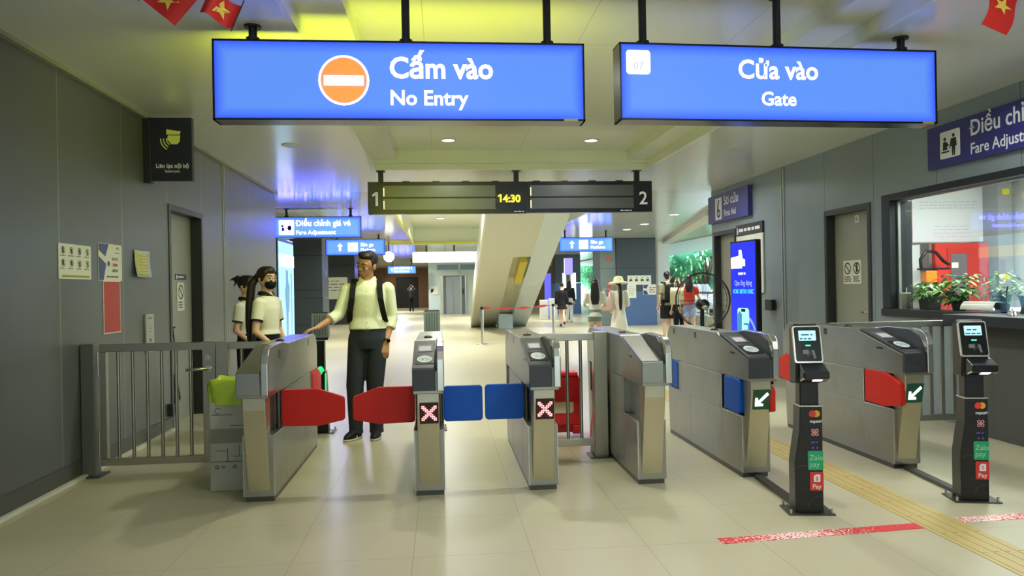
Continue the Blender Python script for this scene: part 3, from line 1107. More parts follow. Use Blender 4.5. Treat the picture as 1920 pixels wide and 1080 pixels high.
    for f in flaps:
        kind, side, yl, state = f
        m_ = M_RED if kind == 'red' else M_BLUE
        ln = .43 if kind == 'red' else .275
        sx = side * (W2 + .004)
        h = MB()
        h.cyl((side * (W2 - .02), yl, .46), (side * (W2 - .02), yl, .69), .016, n=12)
        for zz in (.45, .685):
            h.cyl((side * (W2 - .02), yl, zz - .012), (side * (W2 - .02), yl, zz + .022), .021, n=12)
        h.build('hinge_post', M_STEELD, t)
        if kind == 'red':
            poly = rrect(0, .12, .452, .704, .012)
            poly = [(0, .464), (.012, .452), (ln * .58, .446), (ln - .01, .480), (ln, .492), (ln, .632), (ln - .01, .645), (ln * .58, .704), (.012, .704), (0, .692)]
        else:
            poly = rrect(0, ln, .448, .698, .025)
        p = MB()
        if state == 'closed':
            p.prism([(side * (W2 + .002 + u), z) for u, z in poly], 'y', yl - .016, yl + .016)
        else:
            dr = state                              # +1 folds towards the far end, -1 towards the near end
            xx = side * (W2 + .006)
            p.prism([(yl + dr * (u * 1.06 + .008), z) for u, z in poly], 'x', min(xx, xx - side * .04), max(xx, xx - side * .04))
        p.build('flap', m_, t, bevel=.006, seg=3)
    return t


gate('steel gate with plain sloping top, leftmost, beside the bin with the green bag', -1.216, 5.01, False, None,
     (('red', 1, .26, 'closed'), ('red', 1, 1.45, 1)))
gate('slim steel gate with a red LED cross, between the red and the blue flaps', -.100, 4.985, True, 'x', (('red', -1, .27, 'closed'), ('blue', 1, .27, 'closed')))
gate('steel gate with a red LED cross, left of the short railing', .668, 5.0, True, 'x', (('blue', -1, .27, 'closed'),))
gate('steel gate without screen, right of the short railing', 1.432, 5.03, False, None, (('blue', 1, 1.45, -1),))
gate('steel gate with a green arrow panel and blue flaps folded along its side', 2.208, 5.09, True, 'arrow',
     (('blue', -1, .33, -1), ('blue', -1, 1.42, 1), ('red', 1, .36, -1)))
gate('rightmost steel gate, with a green arrow panel and large red flap', 3.382, 5.15, True, 'arrow', (('red', -1, .365, -1), ('red', -1, 1.42, 1)))


# ---------------------------------------------------------------- bank-card reader posts
def rounded_badge(parent, name, m, x0, x1, z0, z1, y, r=.006):
    return MB().prism(rrect(x0, x1, z0, z1, r), 'y', y - .0012, y + .001).build(name, m, parent)


def card_reader(label, x, y, rz, lit=True, back_lit=False):
    t = thing('card_reader_post', label, 'card reader', (x, y, 0), R(rz), 'bank card reader posts')
    bp = MB().box(-.135, .135, -.10, .10, 0, .008)
    bp.build('base_plate', M_STEELD, t)
    for sx_ in (-.118, .118):
        for sy in (-.082, .082):
            MB().cyl((sx_, sy, .008), (sx_, sy, .035), .008, n=8).build('anchor_bolt', M_STEEL2, t)
    b = MB()
    b.prism([(-.086, .008), (.078, .008), (.078, .645), (-.052, .645), (-.056, .50), (-.086, .30)], 'y', -.062, .062)
    b.build('pedestal', M_BLKP, t, bevel=.004)
    b = MB()
    b.box(-.053, .079, -.064, .064, .640, .648)
    b.build('pedestal_rim', M_STEEL2, t)
    yf = -.063
    g = MB()
    g.prism(circ(.020, .598, .020), 'y', yf - .0012, yf + .001)
    g.build('red_circle', mat('logo_red', (226, 62, 44), .5), t)
    g = MB()
    g.prism(circ(.044, .598, .020), 'y', yf - .0010, yf + .001)
    g.build('yellow_circle', mat('logo_yellow', (236, 170, 50), .5), t)
    g = MB()
    put_text(g, 'napas', .026, (.033, yf - .001, .545), FRONT, .02, 'CENTER')
    put_text(g, '///', .02, (.068, yf - .001, .547), FRONT, .02, 'CENTER')
    g.build('lettering', M_WTXT, t)
    g = MB()
    for (u, v) in ((-.011, .011), (.011, .011), (-.011, -.011), (.011, -.011)):
        ring_plate(g, .033 + u, .487 + v, .005, .0105, (0, yf - .001, 0), FRONT, 0, .0005)
    g.box(.029, .037, yf - .0015, yf, .483, .491)
    g.build('pink_emblem', mat('pink_print', (226, 150, 160), .5), t)
    g = MB()
    scribble(g, .008, .060, .420, .436, 1, (0, yf - .001, 0), FRONT, 0, .6, .0008)
    g.build('violet_lettering', mat('violet_print', (78, 70, 190), .5), t)
    for u in (.02, .045):
        MB().prism(circ(u, .395, .007, 12), 'y', yf - .001, yf + .001).build('violet_dot', mat('violet_print'), t)
    gb = rounded_badge(t, 'green_badge', mat('badge_green', (28, 160, 106), .45), -.010, .079, .262, .376, yf)
    g = MB()
    put_text(g, 'Zalo', .044, (-.002, yf - .0016, .322), FRONT, .004)
    put_text(g, 'pay', .044, (-.002, yf - .0016, .282), FRONT, .004)
    g.build('lettering', mat('pale_green_print', (150, 214, 180), .5), gb)
    rb = rounded_badge(t, 'red_badge', mat('badge_red', (208, 52, 44), .45), .000, .079, .140, .250, yf)
    g = MB()
    put_text(g, 'Pay', .038, (.039, yf - .0016, .152), FRONT, .01, 'CENTER')
    g.prism([(.022, .192), (.060, .192), (.060, .236), (.034, .236), (.022, .226)], 'y', yf - .002, yf)
    g.build('lettering', M_WTXT, rb)
    g = MB()
    put_text(g, 'S', .03, (.041, yf - .0026, .202), FRONT, .01, 'CENTER')
    g.build('lettering', mat('badge_red'), rb)
    g = MB()
    ring_plate(g, -.03, .215, .074, .076, (0, yf - .0006, 0), FRONT, 0, .0005, -95, 130)
    ring_plate(g, .06, .03, .074, .076, (0, yf - .0006, 0), FRONT, 0, .0005, 85, 175)
    g.build('line_pattern', mat('faint_line_print', (86, 86, 84), .5), t)
    MB().box(-.045, .065, -.045, .045, .645, .80).build('neck', M_BLKP, t, bevel=.006)
    h = MB()
    h.prism([(.055, .78), (.055, 1.10), (-.005, 1.135), (-.035, 1.12), (-.085, .905), (-.07, .78)], 'x', -.075, .075)
    h.build('head_shell', M_BLKP, t, bevel=.010, seg=3)
    # tilted screen face
    a = Vector((0, .05, .215)).normalized()
    Tn = Matrix.Translation((0, -.0605, 1.012)) @ Matrix((Vector((1, 0, 0)), a, Vector((1, 0, 0)).cross(a))).transposed().to_4x4()
    e = Tn.to_euler()
    q = MB()
    poly_plate(q, rrect(-.082, .082, -.112, .112, .014), Tn.translation, e, 0, -.012, .004)
    q.build('silver_rim', M_STEEL2, t)
    q = MB()
    poly_plate(q, rrect(-.074, .074, -.102, .104, .010), Tn.translation, e, 0, 0, .007)
    f = q.build('screen_glass', mat('black_gloss', (8, 8, 10), .12), t)
    q = MB()
    poly_plate(q, rrect(-.050, .050, .022, .082, .003), Tn.translation, e, 0, .005, .0082)
    q.build('lit_screen', mat('cyan_lit_screen', (150, 220, 235), .3, emit=(168, 226, 240), strength=1.1), f)
    q = MB()
    scribble(q, -.035, .035, .048, .066, 1, Tn.translation, e, 0, .5, .0090)
    scribble(q, -.045, .045, .026, .040, 1, Tn.translation, e, 0, .6, .0090)
    q.build('screen_print', mat('screen_teal_print', (50, 120, 150), .4), f)
    q = MB()
    poly_plate(q, rrect(-.016, .016, -.012, -.004, .003), Tn.translation, e, 0, .005, .0085)
    q.build('status_light', mat('green_status', (70, 230, 180), .4, emit=(70, 235, 180), strength=1.3), f)
    q = MB()
    for k in range(3):
        ring_plate(q, .026, -.052, .012 + k * .011, .0145 + k * .011, Tn.translation, e, 0, .0080, 140, 220, 10)
    poly_plate(q, rrect(-.034, .0, -.058, -.034, .003), Tn.translation, e, 0, .006, .0082)
    poly_plate(q, [(.018, -.034), (.034, -.038), (.042, -.085), (.028, -.085)], Tn.translation, e, 0, .006, .0082)
    q.build('card_symbol', mat('grey_symbol', (120, 120, 124), .5), f)
    s = MB()
    s.prism([(-.06, .905), (-.11, .895), (-.185, .86), (-.185, .82), (-.12, .795), (-.06, .80)], 'x', -.062, .085)
    sh = s.build('scanner_shelf', M_BLKP, t, bevel=.008, seg=3)
    MB().box(-.055, .078, -.1885, -.184, .826, .858).build('scanner_window', MATS['black_gloss'], sh)
    s = MB()
    s.prism([(-.175, .826), (-.178, .817), (-.122, .798), (-.119, .807)], 'x', -.064, .087)
    s.build('shelf_edge', M_STEEL2, sh)
    s = MB()
    s.prism([(-.176, .8155), (-.177, .8125), (-.142, .8005), (-.141, .8035)], 'x', -.005, .045)
    s.build('scan_light', mat('white_scan_light', (240, 235, 255), .4, emit=(240, 232, 255), strength=2.0), sh)
    return t


card_reader('black bank card reader post, in front of the gate with folded blue flaps', 2.178, 4.30, -9)
card_reader('black bank card reader post, in front of the rightmost gate', 3.30, 4.38, -13)
for x0, x1, ya, yb, lb in ((2.165, 2.215, 4.40, 5.08, 'steel cable cover on the floor leading to the left card reader'),
                           (3.30, 3.375, 4.48, 5.14, 'steel cable cover on the floor leading to the right card reader')):
    t = MB()
    t.prism([(x0 - .03, ya), (x0 + .03, ya), (x1 + .03, yb), (x1 - .03, yb)], 'z', .0, .025)
    t.build('cable_cover', M_STEELD, bevel=.004, label=lb, cat='cable cover', group='cable covers')


def back_reader(label, x, y):
    """the same kind of post seen from behind, on the exit side"""
    t = thing('card_reader_post', label, 'card reader', (x, y, 0), 0, 'exit side card readers')
    MB().box(-.13, .13, -.1, .1, 0, .008).build('base_plate', M_STEELD, t)
    for sx_ in (-.115, .115):
        for sy in (-.08, .08):
            MB().cyl((sx_, sy, .008), (sx_, sy, .035), .008, n=8).build('anchor_bolt', M_STEEL2, t)
    MB().prism([(-.07, .008), (.07, .008), (.05, .60), (-.05, .60)], 'y', -.06, .06).build('pedestal', M_BLKP, t, bevel=.004)
    MB().box(-.04, .04, -.04, .04, .6, .9).build('neck', M_BLKP, t, bevel=.006)
    h = MB()
    h.prism([(-.03, .90), (-.01, 1.17), (.03, 1.18), (.08, .92)], 'x', -.075, .075)
    hd = h.build('head_shell', M_BLKP, t, bevel=.01)
    h = MB()
    h.prism([(-.042, .93), (-.036, .93), (-.016, 1.165), (-.022, 1.165)], 'x', -.08, .08)
    bpl = h.build('back_plate', mat('dull_alloy', (128, 138, 142), .4, metal=.5), hd)
    h = MB()
    for k in range(5):
        xx = -.05 + k * .025
        h.prism([(-.048, .95), (-.040, .95), (-.022, 1.15), (-.03, 1.15)], 'x', xx - .005, xx + .005)
    h.build('cooling_ribs', mat('dark_rib', (84, 92, 96), .4, metal=.4), bpl)
    return t


t = back_reader('card reader post seen from behind, beside the far end of the leftmost gate', -1.19, 7.42)
MB().ball((.0, -.045, .60), (.035, .02, .05)).build('status_lamp', mat('green_lamp', (40, 230, 130), .4, emit=(30, 235, 120), strength=1.6), t)
MB().box(.045, .056, -.066, -.06, .12, .58).build('light_strip', MATS['green_lamp'], t)
back_reader('card reader post seen from behind, at the far end of the slim gate', -.10, 7.35)

# ---------------------------------------------------------------- railings
def left_swing_gate():
    t = thing('swing_gate', 'steel swing gate of vertical bars by the left wall', 'gate', (-2.185, 5.95, 0))
    m = MB()
    m.box(-.425, .335, -.02, .02, .945, 1.005).box(-.425, .335, -.02, .02, .075, .13).box(-.425, -.375, -.0195, .0195, .13, .945)
    m.build('frame', M_STEELB, t, bevel=.004)
    for k in range(6):
        x = -.295 + k * .107
        MB().cyl((x, 0, .12), (x, 0, .95), .013, n=12).build('bar', M_STEELB, t)
    p = MB().box(.335, .432, -.024, .024, .075, 1.01).build('lock_stile', M_STEELB, t, bevel=.004)
    MB().cyl((.375, -.03, .885), (.375, -.022, .885), .024, n=20).cyl((.375, -.034, .885), (.375, -.022, .885), .012, n=12).build('lock', M_STEEL2, p)
    MB().cyl((.385, -.06, .80), (.385, -.02, .80), .012).cyl((.385, -.03, .80), (.385, -.022, .80), .026, n=18).tube([(.39, -.06, .80), (.30, -.064, .80), (.225, -.062, .795)], .011).build('handle', M_STEEL2, p)
    for zz in (.25, .86):
        MB().cyl((-.434, -.02, zz - .09), (-.434, -.02, zz + .09), .008, n=10).build('hinge', M_STEEL2, t)
    return t


left_swing_gate()
t = thing('fence_post', 'steel post fixed to the left wall, carrying the swing gate', 'post', (-2.69, 5.95, 0))
MB().box(-.045, .052, -.05, .05, 0, 1.01).build('post', mat('dull_post_steel', (118, 118, 112), .42, metal=.5), t, bevel=.004)
MB().box(-.045, .10, -.09, .09, 0, .012).build('foot_plate', M_STEELD, t)
t = thing('metal_railing', 'short steel railing between the swing gate and the leftmost ticket gate', 'railing', (-1.53, 5.95, 0))
MB().box(-.215, -.125, -.045, .045, 0, 1.005).build('post', M_STEELB, t, bevel=.004)
MB().box(-.25, -.09, -.08, .08, 0, .012).build('foot_plate', M_STEELD, t)
for zz in (.945, .08):
    MB().box(-.125, .20, -.02, .02, zz, zz + .055).build('rail', M_STEELB, t, bevel=.004)
for x in (-.03, .08):
    MB().cyl((x, 0, .12), (x, 0, .95), .013, n=12).build('bar', M_STEELB, t)

t = thing('metal_railing', 'short steel railing between the two middle ticket gates', 'railing', (1.0, 5.95, 0))
for zz in (.945, .09):
    MB().box(-.225, .22, -.02, .02, zz, zz + .06).build('rail', M_STEELB, t, bevel=.004)
for x in (.003, .113):
    MB().cyl((x, 0, .12), (x, 0, .95), .014, n=12).build('bar', M_STEELB, t)
MB().box(.215, .325, -.05, .05, 0, 1.015).build('post', M_STEELB, t, bevel=.004)
MB().box(.17, .335, -.10, .10, 0, .012).build('foot_plate', M_STEELD, t)

t = thing('metal_railing', 'steel railing between the rightmost ticket gate and the right wall', 'railing', (4.15, 6.40, 0))
RST = mat('grey_fence_steel', (150, 150, 142), .38, metal=.7)
for zz in (.96, .10):
    MB().box(-.66, .66, -.02, .02, zz, zz + .055).build('rail', RST, t, bevel=.004)
for k in range(11):
    x = -.6 + k * .112
    MB().box(x - .016, x + .016, -.014, .014, .14, .96).build('bar', RST, t)
MB().box(.66, .745, -.05, .05, 0, 1.03).build('post', RST, t, bevel=.004)
MB().box(.62, .748, -.10, .10, 0, .012).build('foot_plate', M_STEELD, t)
MB().cyl((.68, -.06, .28), (.68, -.06, .5), .008, n=10).build('hinge', M_STEEL2, t)

# ---------------------------------------------------------------- bin with green bag
t = thing('waste_bin', 'white board waste bin lined with a yellow-green bag, left of the leftmost gate', 'bin', (-1.485, 5.46, 0))
m = MB()
m.box(-.14, .14, -.13, .13, .0, .62)
m.build('bin_body', mat('dull_white_board', (186, 186, 174), .5, noise=.1), t, bevel=.008)
MB().box(-.142, .142, -.132, .132, .335, .435).build('grey_band', mat('grey_band', (142, 140, 130), .5), t)
s = MB()
for x, r in ((-.09, .014), (-.05, .011), (.03, .014), (.1, .013)):
    ring_plate(s, x, .17, r * .55, r, (0, -.1335, 0), FRONT, 0, .0006)
ring_plate(s, -.08, .56, .018, .022, (0, -.131, 0), FRONT, 0, .0006, 20, 330)
for a in ((-.12, .02, .53, .534), (.0, .12, .455, .459), (-.1, -.02, .28, .284), (.02, .12, .24, .244), (-.02, -.016, .2, .3), (.06, .064, .24, .32), (-.13, .13, .205, .209)):
    s.box(a[0], a[1], -.1338, -.1312, a[2], a[3])
s.build('line_drawing', mat('grey_print', (86, 88, 84), .6), t)
b = MB()
n = 40
rings = []
for k, (zz, g) in enumerate(((.60, .004), (.66, .008), (.72, .012), (.765, .014), (.772, .004), (.74, -.012), (.60, -.02))):
    vs = []
    for j in range(n):
        a = 2 * math.pi * j / n
        ct, st = math.cos(a), math.sin(a)
        ex = 2 / 6.0
        wob = .006 * math.sin(7 * a + k) + .004 * math.sin(13 * a + 2 * k)
        vs.append(((.142 + g + wob) * math.copysign(abs(ct) ** ex, ct), (.132 + g + wob) * math.copysign(abs(st) ** ex, st), zz + .012 * math.sin(3 * a + 1) * (zz > .7)))
    rings.append(vs)
vs = [p for r_ in rings for p in r_]
fs = [(i * n + j, i * n + (j + 1) % n, (i + 1) * n + (j + 1) % n, (i + 1) * n + j) for i in range(len(rings) - 1) for j in range(n)]
b.add(vs, fs, 0, True)
b.build('bin_bag', mat('yellow_green_plastic', (186, 214, 70), .35, bump=.3, bscale=25), t)
MB().box(-.12, .12, -.11, .11, .0, .02)

# ---------------------------------------------------------------- red plastic barrier
t = thing('floor_barrier', 'red plastic folding barrier with a white panel behind the short railing', 'barrier', (1.08, 6.80, 0))
RP = mat('red_plastic', (206, 34, 40), .4)
m = MB()
m.prism([(-.19, .10), (.19, .10), (.185, .50), (.15, .585), (-.15, .585), (-.185, .50)], 'y', -.06, -.02)
m.box(-.19, -.10, -.07, -.02, .02, .10).box(.10, .19, -.07, -.02, .02, .10)
f = m.build('front_board', RP, t, rot=(R(-8), 0, 0), bevel=.01)
m = MB()
m.prism(rrect(-.115, .115, .21, .47, .03), 'y', -.064, -.055)
m.build('white_panel', mat('ivory_panel', (226, 220, 190), .5), f)
MB().box(-.06, .06, -.066, -.055, .505, .535).build('pale_label', mat('pale_pink_label', (228, 160, 160), .5), f)
m = MB()
m.prism([(-.19, .02), (.19, .02), (.185, .50), (.15, .585), (-.15, .585), (-.185, .50)], 'y', .03, .06)
m.build('back_board', RP, t, rot=(R(9), 0, 0), bevel=.01)
MB().box(-.15, .15, -.14, .0, .56, .60).build('top_grip', RP, t, loc=(0, .065, 0), bevel=.01)
t = thing('floor_barrier', 'second red plastic barrier with a white edge, against the gate right of the short railing', 'barrier', (1.275, 6.35, 0), R(80))
m = MB()
m.prism([(-.25, .01), (.25, .01), (.22, .60), (-.22, .60)], 'y', -.015, .015)
m.build('board', RP, t, rot=(R(6), 0, 0), bevel=.006)
MB().prism([(-.265, .0), (-.235, .0), (-.20, .60), (-.225, .60)], 'y', -.02, .02).build('white_edge', M_WHITE, t, rot=(R(6), 0, 0))

# ---------------------------------------------------------------- belt barrier
POSTB = []
for x, y, lb, lean in ((.985, 18.3, 'left post of the red tape barrier by the inclined stair', 0), (3.02, 20.0, 'right post of the red tape barrier by the inclined stair', 0)):
    t = thing('barrier_post', lb, 'post', (x, y, 0), 0, 'red tape barrier posts')
    MB().lathe([(0, .03), (.05, .028), (.155, .012), (.16, 0)], n=28).build('base', M_STEEL2, t)
    MB().cyl((0, 0, .02), (0, 0, .86), .036, n=16).build('pole', M_STEEL2, t)
    MB().cyl((0, 0, .86), (0, 0, .93), .045, n=16).build('tape_head', M_BLKP, t)
m = MB()
pts = []
for k in range(17):
    u = .022 + .956 * k / 16
    pts.append((.985 + 2.035 * u, 18.3 + 1.7 * u, .905 - .05 * math.sin(math.pi * u)))
for k in range(16):
    a, b = Vector(pts[k]), Vector(pts[k + 1])
    tw = .035 * math.cos(k * 1.4) * .5 + .02
    tw2 = .035 * math.cos((k + 1) * 1.4) * .5 + .02
    vs = [a + Vector((0, 0, -tw)), a + Vector((0, .004, tw)), b + Vector((0, .004, tw2)), b + Vector((0, 0, -tw2))]
    m.add(vs, [(0, 1, 2, 3)])
m.build('barrier_tape', mat('red_tape', (178, 44, 46), .6), label='red tape stretched between the two steel barrier posts', cat='tape')

# ---------------------------------------------------------------- floor markings
tc_ = MB()
yw = mat('yellow_tactile_paving', (188, 168, 106), .5, noise=.08, nscale=6)
tc_.box(2.655, 2.925, -1, 12.0, 0, .003)
for k in range(4):
    x = 2.70 + k * .064
    for j in range(43):
        tc_.box(x - .016, x + .016, -1 + j * .30, -1 + j * .30 + .294, .003, .0048)
tc_.build('tactile_strip', yw, label='yellow tactile guiding strip on the floor between the two right gates', cat='tactile paving')


def worn_tape_mat(ph):
    m = bpy.data.materials.new('worn_red_tape')
    m.use_nodes = True
    nt = m.node_tree
    b = nt.nodes['Principled BSDF']
    t = nt.nodes.new('ShaderNodeTexCoord')
    s = nt.nodes.new('ShaderNodeSeparateXYZ')
    nt.links.new(t.outputs['Object'], s.inputs[0])
    n = nt.nodes.new('ShaderNodeTexNoise')
    n.inputs['Scale'].default_value = 75
    n.inputs['Detail'].default_value = 3
    nt.links.new(t.outputs['Object'], n.inputs['Vector'])
    w = nt.nodes.new('ShaderNodeTexNoise')
    w.inputs['Scale'].default_value = 2.2
    mp = nt.nodes.new('ShaderNodeMapping')
    mp.inputs['Location'].default_value = (ph, 0, 0)
    nt.links.new(t.outputs['Object'], mp.inputs[0])
    nt.links.new(mp.outputs[0], w.inputs['Vector'])
    d = math_node(nt, 'ABSOLUTE', math_node(nt, 'SUBTRACT', s.outputs['X'], ph))
    wear = math_node(nt, 'MAXIMUM', math_node(nt, 'SUBTRACT', .17, math_node(nt, 'MULTIPLY', d, .42)), -.09)
    v = math_node(nt, 'ADD', n.outputs['Fac'], wear)
    k = math_node(nt, 'GREATER_THAN', v, .60)
    mx = nt.nodes.new('ShaderNodeMix')
    mx.data_type = 'RGBA'
    nt.links.new(k, mx.inputs[0])
    mx.inputs[6].default_value = lin((212, 34, 40))
    mx.inputs[7].default_value = lin((238, 222, 214))
    nt.links.new(mx.outputs[2], b.inputs['Base Color'])
    b.inputs['Roughness'].default_value = .5
    return m


MB().box(-.60, .60, -.045, .045, 0, .002).build('floor_tape', worn_tape_mat(-.16), loc=(2.065, 3.90, 0), rot=(0, 0, R(4.0)),
    label='red floor tape, worn white in its middle, in front of the left card reader', cat='floor tape', group='red floor tapes')
MB().box(-.55, .55, -.045, .045, 0, .002).build('floor_tape', worn_tape_mat(-.42), loc=(3.49, 4.02, 0), rot=(0, 0, R(2.0)),
    label='red floor tape running out of the picture, in front of the right card reader', cat='floor tape', group='red floor tapes')

# ---------------------------------------------------------------- things on the left wall
WX = -2.744


def wall_note(name, label, cat, y0, y1, z0, z1, m, draw, group=None, x=WX, th=.004, mats=()):
    """flat sheet on the left wall; local u runs along +y, v up, from the sheet's middle"""
    t = MB()
    w, h = (y1 - y0) / 2, (z1 - z0) / 2
    plate(t, -w, w, -h, h, (0, 0, 0), LEFTW, 0, 0, th)
    o = t.build(name, m, loc=(x, (y0 + y1) / 2, (z0 + z1) / 2), label=label, cat=cat, group=group)
    draw(o, w, h, th)
    return o


def d_icons(o, w, h, th):
    s = MB()
    for r_ in range(2):
        for c in range(4):
            cx, cy = -w + w * 2 * (c + .5) / 4, h * (.62 if r_ == 0 else -.10)
            no_symbol(s, cx, cy, h * .21, (0, 0, 0), LEFTW, 0, th + .0012)
            poly_plate(s, [(cx - .012 + .004 * c, cy - .016), (cx + .014, cy - .018 + .004 * r_), (cx + .012, cy + .016), (cx - .008, cy + .02 - .004 * c)], (0, 0, 0), LEFTW, 0, th, th + .0009)
            scribble(s, cx - w * .18, cx + w * .18, cy - h * .36, cy - h * .24, 1, (0, 0, 0), LEFTW, 1, .5, th + .001)
    s.build('pictograms', [M_KTXT, M_GTXT], o)
    g = MB()
    plate(g, -w * .82, w * .88, -h * .9, -h * .78, (0, 0, 0), LEFTW, 0, th, th + .001)
    g.build('green_band', mat('olive_band', (150, 156, 60), .5), o)


wall_note('notice', 'white notice of eight prohibition pictograms, leftmost on the left wall', 'notice', 5.62, 6.115, 1.505, 1.765, M_PAPER, d_icons)


def d_cam(o, w, h, th):
    s = MB()
    poly_plate(s, [(-w * .98, h * .98), (-w * .15, h * .98), (-w * .45, h * .30), (-w * .98, h * .62)], (0, 0, 0), LEFTW, 0, th, th + .001)
    poly_plate(s, [(-w * .98, h * .28), (-w * .38, -h * .1), (-w * .62, -h * .98), (-w * .98, -h * .98)], (0, 0, 0), LEFTW, 0, th, th + .001)
    poly_plate(s, circ(-w * .18, -h * .08, h * .14), (0, 0, 0), LEFTW, 0, th, th + .0014)
    s.build('blue_shapes', mat('notice_blue', (44, 62, 124), .45), o)
    k = MB()
    put_text(k, 'KHU VỰC', h * .22, (th + .0005, w * .12, h * .12), LEFTW, .0, sx=.8)
    put_text(k, 'GIÁM SÁT', h * .22, (th + .0005, w * .12, -h * .52), LEFTW, .0, sx=.76)
    scribble(k, -w * .35, w * .85, -h * .85, -h * .72, 1, (0, 0, 0), LEFTW, 0, .6, th + .001)
    ring_plate(k, w * .62, h * .70, .018, .026, (0, 0, 0), LEFTW, 0, th + .001, 0, 180)
    scribble(k, w * .35, w * .9, h * .5, h * .58, 1, (0, 0, 0), LEFTW, 0, .5, th + .001)
    k.build('lettering', M_KTXT, o)
    k = MB()
    put_text(k, 'CAMERA', h * .22, (th + .0005, w * .12, -h * .2), LEFTW, .01, sx=.84)
    k.build('red_lettering', mat('red_print', (176, 52, 44), .5), o)


wall_note('notice', 'blue and white camera notice above the red poster', 'notice', 6.245, 6.68, 1.50, 1.805, M_PAPER, d_cam)


def d_red(o, w, h, th):
    s = MB()
    plate(s, -w * .94, w * .94, -h * .96, h * .96, (0, 0, 0), LEFTW, 0, th, th + .001)
    s.build('red_print', mat('red_poster', (186, 54, 42), .5, noise=.15, nscale=14), o)


wall_note('poster', 'narrow red poster with a white edge on the left wall', 'poster', 6.32, 6.64, 1.062, 1.50, M_PAPER, d_red)
t = MB()
n = 10
vs = []
for i in range(n + 1):
    v = i / n
    for u in (0, 1):
        x = .012 + .03 * (1 - v) ** 2 + .012 * u * v
        vs.append((x, -.165 + .33 * u + .012 * v * (1 - 2 * u), -.12 + .24 * v))
fs = [(2 * i, 2 * i + 1, 2 * i + 3, 2 * i + 2) for i in range(n)]
t.add(vs, fs, 0, True)
o = t.build('paper_sleeve', mat('clear_sleeve', (206, 208, 196), .25), loc=(WX, 7.085, 1.66), label='yellow paper in a curling plastic sleeve taped to the left wall', cat='notice')
so_ = o.modifiers.new('thick', 'SOLIDIFY')
so_.thickness = .003
t = MB()
vs2 = [(x + .003, y * .86, z * .84) for x, y, z in vs]
t.add(vs2, fs, 0, True)
o2 = t.build('yellow_sheet', M_YPAPER, o)
so_ = o2.modifiers.new('thick', 'SOLIDIFY')
so_.thickness = .001
t = MB()
for k in range(6):
    zz = -.07 + k * .028
    xx = .012 + .03 * (1 - (zz + .12) / .24) ** 2 + .010
    t.box(xx, xx + .001, -.11, .10, zz, zz + .004)
t.build('print_lines', mat('olive_print', (168, 164, 96), .6), o2)

t = thing('call_box', 'narrow steel intercom panel on the left wall above the swing gate rail', 'intercom', (WX, 7.24, 1.02))
MB().box(0, .02, -.095, .095, -.18, .175).build('panel', mat('pale_steel_panel', (176, 178, 168), .35, metal=.5), t, bevel=.004)
s = MB()
scribble(s, -.06, .06, .125, .15, 1, (.0205, 0, 0), LEFTW, 0, .7)
for zz in (.06, .035, .01):
    plate(s, -.02, .02, zz, zz + .006, (.0205, 0, 0), LEFTW, 0)
poly_plate(s, circ(0, -.07, .018, 16), (.0205, 0, 0), LEFTW, 0, 0, .004)
s.build('panel_marks', M_GTXT, t)

t = thing('projecting_sign', 'dark navy Intercom sign with an officer pictogram, projecting from the left wall', 'sign', (-2.52, 7.23, 2.745))
MB().box(-.155, .215, -.03, .03, -.305, .285).build('sign_face', M_NAVY, t, bevel=.003)
MB().box(-.224, -.155, -.04, .04, -.325, .285).build('wall_bracket', mat('navy_bracket', (24, 25, 34), .4), t, bevel=.003)
yf = -.031
g = MB()
g.prism([(-.015, .175), (.115, .155), (.105, .125), (-.015, .125)], 'y', yf - .001, yf)
g.prism([(.0, .118), (.11, .118), (.105, .06), (.08, .035), (.03, .035), (.005, .065), (-.01, .08)], 'y', yf - .001, yf)
for k in range(3):
    ring_plate(g, .045, .085, .055 + k * .026, .065 + k * .026, (0, yf, 0), FRONT, 0, .001, 178, 240, 12)
g.build('pictogram', mat('pale_lime_print', (222, 230, 130), .5), t)
g = MB()
put_text(g, 'Liên lạc nội bộ', .054, (.035, yf - .0005, -.185), FRONT, .02, 'CENTER', sx=.9)
put_text(g, 'Intercom', .036, (.035, yf - .0005, -.228), FRONT, .01, 'CENTER')
g.build('lettering', M_WTXT, t)
t = MB()
t.box(-.03, .03, -.06, .06, 0, .12)
t.build('socket_box', M_DARK, loc=(-2.72, 7.75, .16), label='small dark socket box low on the left wall before the door', cat='socket')

# ---------------------------------------------------------------- things on the right wall
t = thing('wall_sign', 'deep blue Fare Adjustment sign on the right wall above the ticket office window', 'sign', (4.875, 4.95, 2.68))
MB().box(-.025, .022, -2.0, 2.02, -.205, .205).build('sign_face', M_BSIGN, t, bevel=.003)
xf = -.026
g = MB()
poly_plate(g, rrect(-1.83, -1.55, -.13, .13, .02), (xf, 0, 0), RIGHTW, 0, 0, .001)
put_text(g, 'Điều chỉnh giá vé', .205, (xf - .0005, 1.42, .02), RIGHTW, .012, sx=.9)
put_text(g, 'Fare Adjustment', .145, (xf - .0005, 1.42, -.15), RIGHTW, .012, sx=.92)
g.build('lettering', M_WTXT, t)
g = MB()
for cx, sc in ((-1.76, .8), (-1.64, 1.0)):
    poly_plate(g, circ(cx, .075 if sc == 1 else .055, .018, 14), (xf - .001, 0, 0), RIGHTW, 0, 0, .001)
poly_plate(g, [(-1.675, .05), (-1.605, .05), (-1.595, -.03), (-1.615, -.03), (-1.622, -.115), (-1.638, -.115), (-1.64, -.03), (-1.645, -.115), (-1.66, -.115), (-1.665, -.02), (-1.70, -.035), (-1.70, -.05)], (xf - .001, 0, 0), RIGHTW, 0, 0, .001)
poly_plate(g, [(-1.785, .03), (-1.74, .03), (-1.70, -.01), (-1.73, -.02), (-1.725, -.05), (-1.79, -.05)], (xf - .001, 0, 0), RIGHTW, 0, 0, .001)
